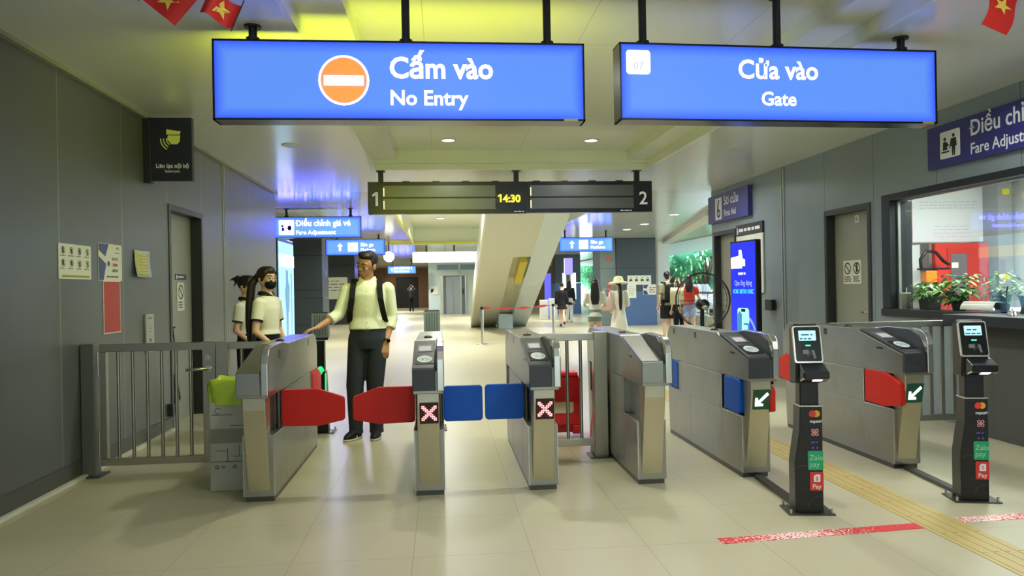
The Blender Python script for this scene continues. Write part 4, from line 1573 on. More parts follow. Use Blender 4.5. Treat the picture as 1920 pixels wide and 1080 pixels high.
poly_plate(g, [(-1.81, -.06), (-1.70, -.06), (-1.70, -.075), (-1.81, -.075)], (xf - .001, 0, 0), RIGHTW, 0, 0, .001)
g.build('pictogram', M_KTXT, t)

t = thing('wall_sign', 'deep blue First Aid sign on the right wall above the far door', 'sign', (4.86, 12.13, 2.70))
MB().box(-.04, .04, -.87, .87, -.24, .24).build('sign_face', mat('blue_violet_sign', (58, 58, 132), .4), t, bevel=.003)
g = MB()
poly_plate(g, rrect(-.52, -.22, -.20, .18, .02), (-.041, 0, 0), RIGHTW, 0, 0, .001)
put_text(g, 'Sơ cứu', .22, (-.0415, .13, .03), RIGHTW, .012, sx=1.0)
put_text(g, 'First Aid', .15, (-.0415, .13, -.16), RIGHTW, .012, sx=1.0)
g.build('lettering', M_WTXT, t)
g = MB()
ring_plate(g, -.36, -.09, .035, .075, (-.042, 0, 0), RIGHTW, 0, .001)
poly_plate(g, [(-.43, -.10), (-.375, -.02), (-.33, .14), (-.37, .15), (-.42, .02), (-.44, -.08)], (-.042, 0, 0), RIGHTW, 0, 0, .001)
g.build('pictogram', M_KTXT, t)

t = thing('notice_board', 'white notice board with a dark header on the right wall behind the lit totem', 'notice board', (4.885, 11.36, 1.86))
MB().box(-.012, .012, -.50, .50, -.62, .30).build('board', M_PAPER, t)
MB().box(-.016, .012, -.50, .50, .30, .48).build('header', mat('dark_brown_header', (46, 44, 42), .4), t)
g = MB()
scribble(g, -.38, .45, .35, .43, 1, (-.0165, 0, 0), RIGHTW, 0, .6)
poly_plate(g, [(-.46, .33), (-.42, .33), (-.42, .40), (-.44, .45), (-.46, .40)], (-.0165, 0, 0), RIGHTW, 0)
scribble(g, -.35, .35, .06, .24, 3, (-.013, 0, 0), RIGHTW, 1, .3)
g.build('lettering', [M_WTXT, M_GTXT], t)

# blue lit totem
t = thing('display_totem', 'tall lit blue advertising totem standing against the right wall', 'display', (4.27, 10.095, 0), math.atan2(-.59, .09))
MB().box(-.33, .33, -.04, .04, .06, 1.99).build('casing', M_BLKP, t, bevel=.006)
MB().box(-.36, .36, -.18, .18, 0, .06).build('base', M_BLKP, t, bevel=.006)
yf = -.042
MB().box(-.31, .31, yf, yf + .005, .12, 1.965).build('screen', mat('lit_blue_screen', (20, 30, 160), .25, emit=(30, 42, 232), strength=1.1), t)
g = MB()
g.prism([(-.31, 1.60), (-.02, 1.60), (-.02, 1.63), (.06, 1.63), (.06, 1.72), (.0, 1.74), (-.03, 1.86), (-.10, 1.86), (-.10, 1.78), (-.31, 1.76)], 'y', yf - .001, yf)
scribble(g, -.12, .10, 1.50, 1.55, 1, (0, yf, 0), FRONT, 0, .6)
g.build('white_logo', mat('lit_white_screen', (240, 240, 255), .4, emit=(240, 244, 255), strength=1.2), t)
g = MB()
put_text(g, 'Qua ứng dụng', .105, (0, yf - .001, 1.36), FRONT, 0, 'CENTER', sx=.72)
g.build('lettering', mat('lit_lilac_text', (150, 160, 255), .4, emit=(150, 165, 255), strength=1.0), t)
g = MB()
put_text(g, 'HCMC METRO HURC', .085, (0, yf - .001, 1.245), FRONT, .02, 'CENTER', sx=.66)
g.build('cyan_lettering', mat('lit_cyan_text', (60, 190, 255), .4, emit=(60, 195, 255), strength=1.1), t)
g = MB()
ring_plate(g, -.02, .62, .30, .345, (0, yf, 0), FRONT, 0, .0006, -85, 60)
g.build('pale_arc', mat('lit_soft_blue', (110, 140, 255), .4, emit=(104, 140, 250), strength=1.0), t)
g = MB()
g.prism(rrect(-.16, .14, .14, 1.04, .05), 'y', yf - .0012, yf)
ph = g.build('phone_picture', mat('lit_pale_cyan', (150, 215, 240), .4, emit=(150, 214, 240), strength=1.1), t)
g = MB()
g.prism([(-.155, .55), (-.06, .60), (-.04, .95), (-.10, 1.0), (-.155, .95)], 'y', yf - .002, yf).prism([(-.14, .2), (.06, .22), (.08, .40), (-.12, .38)], 'y', yf - .002, yf)
g.box(.0, .14, yf - .002, yf, .80, .83).box(.10, .14, yf - .002, yf, .45, .80)
g.build('phone_shapes', mat('lit_teal', (40, 120, 170), .4, emit=(46, 128, 170), strength=.9), ph)
g = MB()
g.prism(rrect(-.06, .05, .985, 1.03, .015), 'y', yf - .002, yf).box(.075, .14, yf - .002, yf, .55, .62)
g.build('phone_notch', M_BLKP, ph)
bx('wall_phone', M_BLKP, (-.03, .03, -.11, .11, -.08, .08), label='small black box on the right wall right of the lit totem', cat='wall box').location = (4.86, 10.62, 1.06)

# ---------------------------------------------------------------- pedestal fan
t = thing('pedestal_fan', 'large black pedestal fan standing behind the gates', 'fan', (3.235, 9.0, 0))
MB().lathe([(0, .05), (.06, .045), (.20, .02), (.21, 0)], n=28).build('base', M_BLACK, t)
MB().cyl((0, 0, .03), (0, 0, 1.05), .018, n=12).cyl((0, .0, .75), (0, 0, 1.02), .026, n=12).build('pole', M_BLACK, t)
m = MB()
m.ball((0, -.02, 1.13), (.085, .11, .075)).box(-.02, .02, -.02, .02, 1.0, 1.13)
mo = m.build('motor', M_BLKP, t)
MB().ball((0, -.125, 1.10), (.045, .015, .03)).build('motor_cap', M_STEEL2, mo)
c = MB()
for yy, rr in ((-.09, .335), (-.04, .342), (.02, .335)):
    c.tube([(rr * math.cos(2 * math.pi * k / 40), yy, 1.185 + rr * math.sin(2 * math.pi * k / 40)) for k in range(40)], .0075 if yy == -.04 else .004, 6, closed=True)
for k in range(24):
    a = 2 * math.pi * k / 24
    ca, sa = math.cos(a), math.sin(a)
    c.tube([(.06 * ca, -.14, 1.185 + .06 * sa), (.22 * ca, -.14, 1.185 + .22 * sa), (.335 * ca, -.09, 1.185 + .335 * sa), (.342 * ca, -.04, 1.185 + .342 * sa), (.2 * ca, .05, 1.185 + .2 * sa), (.07 * ca, .05, 1.185 + .07 * sa)], .0013, 4)
c.build('cage', M_BLACK, t)
for k in range(3):
    a = R(120 * k - 45)
    b = MB()
    vs = []
    for i in range(6):
        r = .05 + .05 * i
        w = .035 + .012 * i
        for sgn in (-1, 1):
            vs.append((r * math.cos(a) - sgn * w * math.sin(a), -.06 + sgn * .018, 1.185 + r * math.sin(a) + sgn * w * math.cos(a)))
    b.add(vs, [(2 * i, 2 * i + 1, 2 * i + 3, 2 * i + 2) for i in range(5)], 0, True)
    o = b.build('blade', mat('smoky_blade', (70, 72, 74), .3, alpha=.22), t)
    sm_ = o.modifiers.new('thick', 'SOLIDIFY')
    sm_.thickness = .003

# ---------------------------------------------------------------- small flags hung across the ceiling
FLAGR = mat('flag_red', (206, 36, 32), .6)
FLAGY = mat('flag_yellow', (240, 214, 90), .6)


def flag(label, x, y, z, ang, yaw, curl=1.0, w=.24, h=.16):
    t = thing('flag', label, 'flag', (x, y, z), yaw, 'small red flags under the ceiling')
    n = 12
    ca, sa = math.cos(R(ang)), math.sin(R(ang))

    def P(u, v, off):
        d = .022 * curl * math.sin(u * 5.5 + .6) * (.3 + u) + off
        xx, zz = u * w, -v * h
        return (xx * ca - zz * sa, d, xx * sa + zz * ca)
    m = MB()
    for off in (0, .0015):
        vs = [P(i / n, j / 6, off) for i in range(n + 1) for j in range(7)]
        fs = [(i * 7 + j, i * 7 + j + 1, (i + 1) * 7 + j + 1, (i + 1) * 7 + j) for i in range(n) for j in range(6)]
        m.add(vs, fs, 0, True)
    m.build('cloth', FLAGR, t)
    s = MB()
    pts = []
    for k in range(10):
        r = .36 if k % 2 == 0 else .15
        a = math.pi / 2 + k * math.pi / 5
        pts.append((.5 + r * math.cos(a) * h / w, .5 - r * math.sin(a)))
    for off in (-.0012, .0027):
        vs = [P(.5, .5, off)] + [P(u, v, off) for u, v in pts]
        s.add(vs, [(0, 1 + k, 1 + (k + 1) % 10) for k in range(10)])
    s.build('star', FLAGY, t)
    p = MB()
    a, b = Vector(P(0, -.25, 0)), Vector(P(0, 1.1, 0))
    p.cyl(a, b, .003, n=8)
    p.build('stick', mat('dark_stick', (50, 34, 30), .6), t)
    return t


fl1 = flag('crumpled red flag with a folded yellow star, just above the wide sign', -.915, 3.60, 2.735, 158, R(12), 2.2, .15, -.12)
flag('red flag cut by the top edge, left of the crumpled flag', -1.27, 3.60, 2.885, -40, R(0), .6, .20, .16)
flag('red flag with a yellow star near the top right corner', 3.05, 3.60, 2.90, -112, R(0), 1.0, .27, .15)
s = MB()
s.tube([(-3.0 + 7.9 * k / 20, 3.62, 2.95 - .05 * math.sin(math.pi * k / 20)) for k in range(21)], .002, 5)
s.build('flag_line', mat('dark_stick'), label='thin line strung across the ceiling carrying the small flags', cat='line')

# ---------------------------------------------------------------- inside the ticket office
BY = 9.3
t = thing('whiteboard', 'whiteboard on the back wall of the ticket office', 'whiteboard', (6.72, BY, 2.22))
MB().box(-.50, .50, -.03, 0, -.33, .50).build('board', mat('board_white', (226, 230, 232), .3), t)
MB().box(-.52, .52, -.034, 0, -.345, -.33).box(.50, .515, -.034, 0, -.33, .50).build('board_frame', M_STEEL2, t)
g = MB()
scribble(g, -.40, .45, .10, .22, 3, (0, -.031, 0), FRONT, 0, .35)
scribble(g, -.2, .45, -.28, -.10, 4, (0, -.031, 0), FRONT, 0, .2)
g.build('handwriting', mat('faint_writing', (200, 203, 212), .6), t)
t = thing('alarm_box', 'tall narrow red alarm panel left of the whiteboard', 'alarm panel', (6.10, BY, 2.15))
MB().box(-.075, .075, -.09, 0, -.28, .55).build('case', mat('fire_red', (200, 48, 40), .45), t, bevel=.004)
MB().box(-.055, .05, -.095, -.088, -.06, .12).build('call_point', mat('khaki_box', (140, 140, 104), .5), t)
MB().box(.0, .05, -.095, -.088, -.18, -.16).build('label_plate', M_PAPER, t)
t = thing('fire_cabinet', 'red fire hose cabinet with a glass door below the whiteboard', 'fire cabinet', (6.78, BY - .03, 1.42))
MB().box(-.40, .34, -.22, 0, -.60, .44).build('case', MATS['fire_red'], t, bevel=.006)
dr = MB().box(-.24, .30, -.235, -.22, -.55, .38).build('door', mat('fire_red_door', (186, 44, 38), .4), t, bevel=.004)
MB().box(-.20, .02, -.240, -.234, -.45, .30).build('door_glass', mat('dark_cabinet_glass', (104, 98, 104), .15), dr)
MB().box(.24, .26, -.25, -.234, -.06, .0).build('door_catch', M_STEEL2, dr)
g = MB()
g.box(-.19, -.10, -.2425, -.240, .12, .19)
g.build('number_label', M_PAPER, dr)
MB().box(-.445, -.405, -.16, 0, -.6, .44).build('side_case', mat('grey_side_case', (120, 112, 108), .5), t)
t = thing('breathing_set', 'orange and red breathing apparatus with a black hose on the ticket office wall', 'breathing apparatus', (6.24, 8.90, 1.43))
MB().box(-.13, .02, -.06, .06, -.075, .075).build('orange_case', mat('orange_case', (236, 130, 30), .45), t, bevel=.012)
MB().box(.02, .17, -.06, .06, -.085, .085).build('red_case', MATS['fire_red'], t, bevel=.01)
MB().box(-.17, .20, -.05, .07, .085, .11).box(-.16, .19, -.05, .07, -.11, -.085).build('carry_frame', M_BLKP, t)
t2 = MB()
t2.tube([(-.16, 0, .08), (-.17, 0, .22), (-.09, 0, .33), (.04, 0, .31), (.14, 0, .20), (.22, 0, .15)], .02, 10)
t2.build('hose', M_BLKP, t)
bx('equipment_shelf', M_OFFW, (-.28, .14, -.1, .40, -.02, 0), label='pale shelf carrying the breathing apparatus in the ticket office', cat='shelf').location = (6.20, 8.89, 1.315)
t = MB()
for k, (x0, x1, z0, z1) in enumerate(((5.55, 5.75, 1.62, 1.86), (5.79, 5.97, 1.62, 1.86), (6.02, 6.2, 1.62, 1.86))):
    o = MB().box(x0, x1, BY - .006, BY, z0, z1).build('pinned_sheet', mat('grey_sheet', (188, 192, 200), .6), label=('left', 'middle', 'right')[k] + ' pale grey sheet pinned under the alarm panel in the ticket office', cat='sheet', group='pinned sheets')
t = thing('filing_cabinet', 'white tall cupboard with a grey lower panel, right of the ticket office pillar', 'cupboard', (8.0, 8.9, 0))
MB().box(-.45, .8, -.3, .38, 0, 2.7).build('body', M_WHITE, t, bevel=.006)
MB().box(-.16, .18, -.304, -.3, .9, 1.45).build('grey_panel', mat('green_grey_panel', (150, 166, 162), .4), t)
MB().box(-.17, .25, -.304, -.3, 1.95, 2.7).build('pale_panel', mat('pale_blue_panel', (190, 200, 206), .4), t)
for zz, lb in ((2.52, 'upper'), (1.42, 'lower')):
    o = MB().prism(rrect(-.05, .05, -.04, .04, .02), 'y', -.004, 0).build('yellow_sticker', mat('sticker_yellow', (222, 214, 60), .5), label=lb + ' yellow sticker on the grey pillar inside the ticket office', cat='sticker', group='yellow stickers')
    o.location = (7.33, 8.998, zz)
t = thing('low_screen', 'clear acrylic screen panel on the ticket office desk', 'screen', (6.0, 5.85, 1.08))
MB().box(-.5, .5, -.004, .004, 0, .40).build('panel', M_GLASS, t)
MB().box(-.5, .5, -.008, .008, .395, .41).build('rim', M_WHITE, t)
o = bx('office_desk', M_OFFW, (5.34, 6.6, 3.4, 7.4, 1.0, 1.075), label='pale desk behind the ticket office window', cat='desk')

LEAF = [mat('leaf_green', (82, 142, 52), .5), mat('leaf_light', (148, 186, 92), .5), mat('leaf_dark', (54, 108, 46), .55)]


def leaf_geo(m, p, d, up_, ln, wd, mi=0, droop=.3):
    d = Vector(d).normalized()
    s_ = d.cross(Vector(up_)).normalized()
    n_ = s_.cross(d)
    pts = []
    for f, w in ((0, .02), (.3, .9), (.55, 1.0), (.8, .6), (1, .0)):
        q = Vector(p) + d * ln * f - Vector((0, 0, 1)) * droop * ln * f * f
        pts.append((q - s_ * wd * w / 2 + n_ * wd * .12 * w, q + n_ * 0, q + s_ * wd * w / 2 + n_ * wd * .12 * w))
    vs = [v for tr in pts for v in tr]
    fs = []
    for i in range(4):
        fs += [(3 * i, 3 * i + 1, 3 * i + 4, 3 * i + 3), (3 * i + 1, 3 * i + 2, 3 * i + 5, 3 * i + 4)]
    m.add(vs, fs, mi, True)


def pot_plant(label, x, y, n, ln, wd, hh, pot, mi, spread=1.0, light=.3):
    t = thing('potted_plant', label, 'plant', (x, y, 1.08), 0, 'potted plants on the window sill')
    p = MB()
    if pot == 'square':
        p.prism([(-.062, 0), (.062, 0), (.085, .13), (-.085, .13)], 'y', -.08, .08)
    else:
        p.lathe([(.055, 0), (.08, .14), (.086, .14), (.086, .15), (.07, .15), (.06, .12), (0, .12)], n=20)
    p.build('pot', mat('dark_pot', (38, 46, 48), .5), t, bevel=.004 if pot == 'square' else 0)
    st, lf = MB(), MB()
    for k in range(n):
        a = random.uniform(0, 6.283)
        r = random.uniform(.02, .13) * spread
        z = .14 + hh * (random.uniform(.0, 1.0) if k % 3 else random.uniform(-.25, .35))
        tip = Vector((r * math.cos(a), r * math.sin(a), z))
        if k % 3 == 0:
            st.tube([(random.uniform(-.03, .03), random.uniform(-.03, .03), .12), (tip.x * .6, tip.y * .6, .12 + (z - .12) * .7), tip], .0022, 4)
        leaf_geo(lf, tip, (math.cos(a), math.sin(a), random.uniform(-.35, .6)), (0, 0, 1), ln * random.uniform(.7, 1.2), wd, 1 if random.random() < light else (0 if random.random() < .6 else 2), .4)
    st.build('stem', LEAF[2], t)
    lf.build('leaves', LEAF, t, kind='stuff')
    return t


pot_plant('bushy fine-leaved plant in a dark square pot, beside the patterned cup', 5.10, 7.33, 190, .075, .032, .13, 'square', 0, 1.05, .3)
pot_plant('broad-leaved plant in a round dark pot, in the middle of the window sill', 5.12, 6.92, 150, .095, .055, .22, 'round', 0, 1.35, .25)
pot_plant('pale variegated plant behind the paper roll on the window sill', 5.24, 6.50, 110, .075, .045, .24, 'round', 1, 1.0, .75)
pot_plant('small sprawling plant at the right end of the plant row on the window sill', 5.22, 6.15, 60, .07, .035, .12, 'round', 0, .9, .4)
t = thing('patterned_cup', 'tall white cup with a dark dot pattern at the left end of the window sill', 'cup', (4.98, 7.56, 1.08))
MB().lathe([(0, .0), (.036, 0), (.048, .165), (.05, .165), (.05, .172), (.044, .172), (.034, .01), (0, .01)], n=24).build('cup_body', mat('cup_white', (226, 224, 208), .5), t)
g = MB()
for k in range(14):
    for j in range(6):
        a = 2 * math.pi * (k + .5 * (j % 2)) / 14
        z = .03 + j * .022
        r = .036 + .012 * z / .165 + .0006
        g.ball((r * math.cos(a), r * math.sin(a), z), .0042, 6, 4)
g.build('dot_pattern', mat('cup_dots', (112, 110, 92), .6), t)
MB().cyl((.01, .0, .1), (.02, .012, .23), .004, n=8).build('straw', M_WHITE, t)
t = MB()
n = 14
vs = []
for i in range(n + 1):
    a = R(-30 + 150 * i / n)
    for y in (-.16, .16):
        vs.append((-.08 * math.cos(a) * (1.4 if a > 1 else 1), y, .02 + .075 * max(0, math.sin(a))))
t.add(vs, [(2 * i, 2 * i + 1, 2 * i + 3, 2 * i + 2) for i in range(n)], 0, True)
o = t.build('paper_pad', M_PAPER, loc=(4.96, 6.40, 1.083), rot=(0, 0, R(15)), label='curled white paper pad on the window sill in front of the pale plant', cat='paper')
k = o.modifiers.new('thick', 'SOLIDIFY')
k.thickness = .004
t = thing('card_terminal', 'black payment terminal at the right end of the window sill', 'terminal', (5.02, 5.86, 1.08))
MB().prism([(-.06, 0), (.06, 0), (.05, .16), (-.01, .17)], 'y', -.10, .10).build('body', M_BLKP, t, bevel=.01)
t = thing('service_bell', 'small chrome service bell on the counter shelf', 'bell', (4.70, 5.72, 1.075))
MB().lathe([(.04, 0), (.04, .008), (.036, .01), (.034, .03), (.018, .045), (0, .048)], n=20).build('dome', M_STEEL2, t)
MB().cyl((0, 0, .046), (0, 0, .06), .006, n=10).build('button', M_STEEL2, t)
t = MB()
t.tube([(0, 0, 0), (.01, .0, .10), (.0, -.02, .20), (-.02, -.06, .235)], .006, 8)
t.cyl((0, 0, 0), (0, 0, .015), .035, n=16)
t.build('gooseneck_mic', M_BLKP, loc=(4.98, 6.14, 1.08), label='thin black gooseneck microphone right of the paper pad', cat='microphone')

# ---------------------------------------------------------------- people
SKIN = mat('warm_skin', (202, 150, 118), .5)
SKIN2 = mat('fair_skin', (226, 184, 154), .5)
HAIR = mat('black_hair', (24, 20, 20), .45, bump=.3, bscale=60)
HAIRB = mat('dark_brown_hair', (40, 26, 22), .45, bump=.3, bscale=60)


def cloth(name, rgb, rough=.75, bump=.25, bscale=14):
    return mat(name, rgb, rough, bump=bump, bscale=bscale, spec=.25)


def hand_geo(m, w, d, n, side_sign, s=1.0, curl=25):
    """w wrist, d along the hand, n towards the palm; five separate fingers"""
    w, d, n = Vector(w), Vector(d).normalized(), Vector(n)
    n = (n - d * n.dot(d)).normalized()
    sd = d.cross(n) * side_sign
    a = w + d * .012 * s
    for k in range(4):
        off = (-.027 + .018 * k) * s
        m.limb(a + sd * off * .7, .0155 * s, w + d * .088 * s + sd * off, .0118 * s, 10)
    lens = (.062, .076, .082, .072)
    for k in range(4):
        off = (-.029 + .0195 * k) * s
        b = w + d * (.09 - .004 * abs(k - 2)) * s + sd * off
        ln = lens[k] * s
        c1, c2 = R(curl), R(curl * 2.2)
        p1 = b + (d * math.cos(c1) + n * math.sin(c1)) * ln * .5 + sd * (k - 1.5) * .002 * s
        p2 = p1 + (d * math.cos(c2) + n * math.sin(c2)) * ln * .5
        m.limb(b, .0098 * s, p1, .0088 * s, 8)
        m.limb(p1, .0088 * s, p2, .0072 * s, 8)
    b = w + d * .026 * s + sd * .030 * s
    p1 = b + (d * .72 + sd * .62 + n * .25).normalized() * .040 * s
    p2 = p1 + (d * .90 + sd * .25 + n * .30).normalized() * .030 * s
    m.limb(b, .0135 * s, p1, .0112 * s, 8)
    m.limb(p1, .0112 * s, p2, .0088 * s, 8)


def person(label, loc, rz, H, spec, voxel=.014):
    s = H / 1.75
    k = lambda p: Vector(p) * s
    T = Matrix.Identity(4)
    skin = spec.get('skin', SKIN)
    slim = spec.get('slim', 1.0)
    sh = spec.get('shoulder', .180) * slim
    J = {}
    for sd, nm in ((-1, 'r'), (1, 'l')):            # r is the figure's right hand, at -x when it faces -y
        J['sh' + nm] = Vector((sd * sh, .0, 1.41))
        J['el' + nm] = Vector((sd * (sh + .045), .03, 1.13))
        J['wr' + nm] = Vector((sd * (sh + .055), -.03, .88))
        J['hip' + nm] = Vector((sd * .088 * slim, 0, .93))
        J['kn' + nm] = Vector((sd * .092, -.01, .50))
        J['an' + nm] = Vector((sd * .095, .015, .085))
    for n_, v in spec.get('J', {}).items():
        J[n_] = Vector(v)
    for n_ in J:
        J[n_] = J[n_] * s
    rot = spec.get('head', (0, 0, 0))
    HP = Vector((0, .012, 1.50)) * s
    HT = Matrix.Translation(HP) @ Euler((R(rot[0]), R(rot[1]), R(rot[2])), 'ZYX').to_matrix().to_4x4() @ Matrix.Translation(-HP)
    h = lambda p: HT @ k(p)
    # ------------------------------------------------ body: one continuous surface
    m = MB()
    hb = MB()

    def hball(mm, c, r, nu=16, nv=10):
        mm.ball((0, 0, 0), tuple(q * s for q in r), nu, nv, 0, HT @ Matrix.Translation(k(c)))
    hball(m, (0, .008, 1.650), (.079, .097, .098), 20, 14)
    hball(m, (0, -.020, 1.595), (.063, .068, .072))
    hball(m, (0, -.055, 1.553), (.032, .030, .024))
    m.limb(h((0, -.084, 1.640)), .0085 * s, h((0, -.102, 1.607)), .0125 * s, 10)
    for sx_ in (-1, 1):
        hball(m, (sx_ * .013, -.092, 1.602), (.009, .010, .008))
        hball(m, (sx_ * .030, -.078, 1.662), (.026, .014, .008))
        hball(m, (sx_ * .038, -.068, 1.615), (.022, .020, .020))
        hball(m, (sx_ * .081, .012, 1.622), (.010, .021, .031))
    hball(m, (0, -.085, 1.574), (.022, .010, .006))
    hball(m, (0, -.081, 1.563), (.018, .010, .006))
    m.limb(k((0, .018, 1.44)), .062 * s * slim, h((0, .008, 1.58)), .054 * s * slim, 14)
    tx = spec.get('torso_x', 0.0)
    for cy_, z, rx, ry in ():
        pass
    ws = spec.get('waist', 1.0)
    TOR = [(.86, .135, .095), (.95, .160, .110), (1.03, .148 * ws, .104), (1.13, .136 * ws, .098), (1.24, .150, .108), (1.34, .165, .112), (1.41, .155, .092), (1.455, .095, .068), (1.49, .055, .055)]
    m.loft([(0, .0, z * s, rx * s * slim, ry * s * slim) for z, rx, ry in TOR], 24)
    for nm in 'rl':
        m.limb(J['sh' + nm], .052 * s * slim, J['el' + nm], .039 * s * slim)
        m.limb(J['el' + nm], .038 * s * slim, J['wr' + nm], .026 * s * slim)
        m.limb(J['hip' + nm], .088 * s * slim, J['kn' + nm], .056 * s)
        m.limb(J['kn' + nm], .055 * s, J['kn' + nm].lerp(J['an' + nm], .35), .056 * s)
        m.limb(J['kn' + nm].lerp(J['an' + nm], .35), .056 * s, J['an' + nm], .036 * s)
        f = J['an' + nm]
        m.limb(f + Vector((0, .005, -.035)) * s, .030 * s, f + Vector((0, -.06 if spec.get('shoes') else -.14, -.055)) * s, .022 * s)
        d = spec.get('hand_' + nm, ((J['wr' + nm] - J['el' + nm]), (0, 1, 0)))
        hand_geo(m, J['wr' + nm], d[0], d[1], spec.get('thumb_' + nm, 1), s * 1.06, spec.get('curl', 22))
    root = bake(m, 'person', skin, spec.get('body_voxel', voxel), 2, None, loc, (0, 0, rz), label=label, cat='person')
    # eyes
    if spec.get('face', True):
        e = MB()
        for sx_ in (-1, 1):
            e.ball((0, 0, 0), (.0135 * s, .008 * s, .007 * s), 10, 8, 0, HT @ Matrix.Translation(k((sx_ * .031, -.0835, 1.641))))
        eo = e.build('eyes', mat('eye_white', (220, 214, 208), .3), root)
        e = MB()
        for sx_ in (-1, 1):
            e.ball((0, 0, 0), (.0065 * s, .004 * s, .0066 * s), 10, 8, 0, HT @ Matrix.Translation(k((sx_ * .031, -.0895, 1.640))))
        e.build('irises', mat('dark_iris', (30, 20, 16), .2), eo)
        e = MB()
        for sx_ in (-1, 1):
            e.tube([h((sx_ * .014, -.092, 1.664)), h((sx_ * .032, -.089, 1.670)), h((sx_ * .052, -.076, 1.664))], .0042 * s, 6)
        e.build('eyebrows', HAIR, root)
        if not spec.get('mask'):
            e = MB()
            e.tube([h((-.022, -.0915, 1.569)), h((0, -.097, 1.5705)), h((.022, -.0915, 1.569))], .0038 * s, 6)
            e.build('lips', mat('lip_tone', (178, 104, 92), .5), root)
    # ------------------------------------------------ hair
    hm = spec.get('hairmat', HAIR)
    q = MB()
    st = spec.get('hair', 'short')
    if st == 'short':
        hball(q, (0, .030, 1.674), (.087, .093, .088), 18, 12)
        hball(q, (0, -.022, 1.728), (.070, .068, .038), 16, 10)
        hball(q, (-.015, -.048, 1.742), (.045, .036, .022))
        hball(q, (0, .07, 1.60), (.058, .04, .05))
        for sx_ in (-1, 1):
            q.limb(h((sx_ * .076, -.008, 1.68)), .012 * s, h((sx_ * .076, -.010, 1.635)), .007 * s, 8)
    else:
        hball(q, (0, .020, 1.670), (.090, .099, .094), 18, 12)
        hball(q, (0, -.020, 1.715), (.070, .075, .050), 16, 10)
        for sx_ in (-1, 1):
            q.limb(h((sx_ * .062, -.05, 1.70)), .020 * s, h((sx_ * .078, -.012, 1.62)), .014 * s, 8)
    if st == 'long':
        L = spec.get('hair_len', .42)
        rings = []
        for i in range(9):
            u = i / 8
            z = 1.66 - u * L
            wd = .085 + .024 * math.sin(u * 2.4) - .022 * max(0, u - .7) / .3
            rings.append((0, .055 + .035 * math.sin(min(1, u * 1.6) * 1.57), z, wd, .045 + .012 * (1 - u)))
        q.loft([(a * s, b * s, c * s, d * s, e_ * s) for a, b, c, d, e_ in rings], 16)
    if st == 'ponytail':
        pts = spec['tail']
        rr = spec.get('tail_r', [.03, .045, .042, .034, .018])
        q.tube([k(p) if i else h(p) for i, p in enumerate(pts)], [r_ * s for r_ in rr], 12)
    if st == 'bun':
        hball(q, (0, .125, 1.70), (.05, .045, .05))
        q.limb(h((.02, .14, 1.73)), .02 * s, h((.07, .19, 1.75)), .008 * s, 8).limb(h((-.02, .15, 1.72)), .018 * s, h((-.05, .20, 1.69)), .007 * s, 8).limb(h((0, .15, 1.67)), .018 * s, h((.03, .2, 1.62)), .007 * s, 8)
    bake(q, 'hair', hm, max(.008, voxel * .7), 1, root)
    # ------------------------------------------------ shirt
    g = .014
    top = spec.get('top')
    if top:
        q = MB()
        hem = top.get('hem', .98)
        fl_ = top.get('flare', 1.0)
        rows = [(hem, .168 * fl_, .120 * fl_)] + [r_ for r_ in TOR if r_[0] > hem + .03]
        out = []
        for z, rx, ry in rows:
            if z > 1.47:
                continue
            out.append((0, 0, z * s, (rx + g) * s * slim, (ry + g) * s * slim))
        out.append((0, .012 * s, 1.475 * s, .082 * s * slim, .074 * s * slim))
        q.loft(out, 28)
        sl = top.get('sleeve', .5)
        sw = top.get('sleeve_w', 1.0)
        for nm in 'rl':
            a, b, c = J['sh' + nm], J['el' + nm], J['wr' + nm]
            q.ball(a + Vector((0, 0, -.006 * s)), .060 * s * slim, 14, 10)
            if sl <= 1:
                e_ = a.lerp(b, sl)
                q.cyl(a, e_, .062 * s * slim * sw, (.066 - .012 * sl) * s * slim * sw, 16)
            else:
                q.limb(a + (b - a) * .06, .060 * s * slim * sw, b, .050 * s * slim * sw, 16)
                q.cyl(b, b.lerp(c, sl - 1), .053 * s * slim * sw, (.053 - .012 * (sl - 1)) * s * slim * sw, 16)
                if top.get('cuff'):
                    q.cyl(b.lerp(c, sl - 1.12), b.lerp(c, sl - .98), .056 * s * slim, .056 * s * slim, 16)
        sho = bake(q, 'shirt', top['mat'], max(.009, voxel * .75), 2, root)
        if top.get('collar'):
            c = MB()
            n = 26
            for lay in range(1):
                vs = []
                for i in range(n):
                    t_ = 2 * math.pi * i / n
                    ct, st_ = math.cos(t_), math.sin(t_)
                    front = max(0, -st_) ** 3
                    for r_, dz in ((.068, 0), (.065, .038), (.074, .040), (.088, .004)):
                        vs.append(k((r_ * ct, .016 + r_ * .95 * st_ - front * .012, 1.472 + dz - front * .045 - .02 * (1 if dz == .004 else 0) * front)))
                fs = [(4 * i + j, 4 * ((i + 1) % n) + j, 4 * ((i + 1) % n) + j + 1, 4 * i + j + 1) for i in range(n) for j in range(3) if i != n * 3 // 4]
                c.add(vs, fs, 0, True)
            c.build('collar', top['collar'], sho)
        if top.get('placket'):
            c = MB()
            for i in range(7):
                z0 = 1.03 + .057 * i
                yb = -.126 - .012 * math.sin((z0 - 1.0) * 6)
                c.ball(k((.002, yb * slim - .001, z0)), .0055 * s, 8, 6)
            c.build('buttons', mat('shirt_button', (190, 190, 160), .4), sho)
        if top.get('trim'):
            c = MB()
            for nm in 'rl':
                a, b = J['sh' + nm], J['el' + nm]
                e_ = a.lerp(b, sl)
                d_ = (b - a).normalized()
                c.cyl(e_ - d_ * .012, e_ + d_ * .002, (.0675 - .012 * sl) * s * slim * sw, (.0675 - .012 * sl) * s * slim * sw, 16)
            c.build('sleeve_trim', top['trim'], sho)
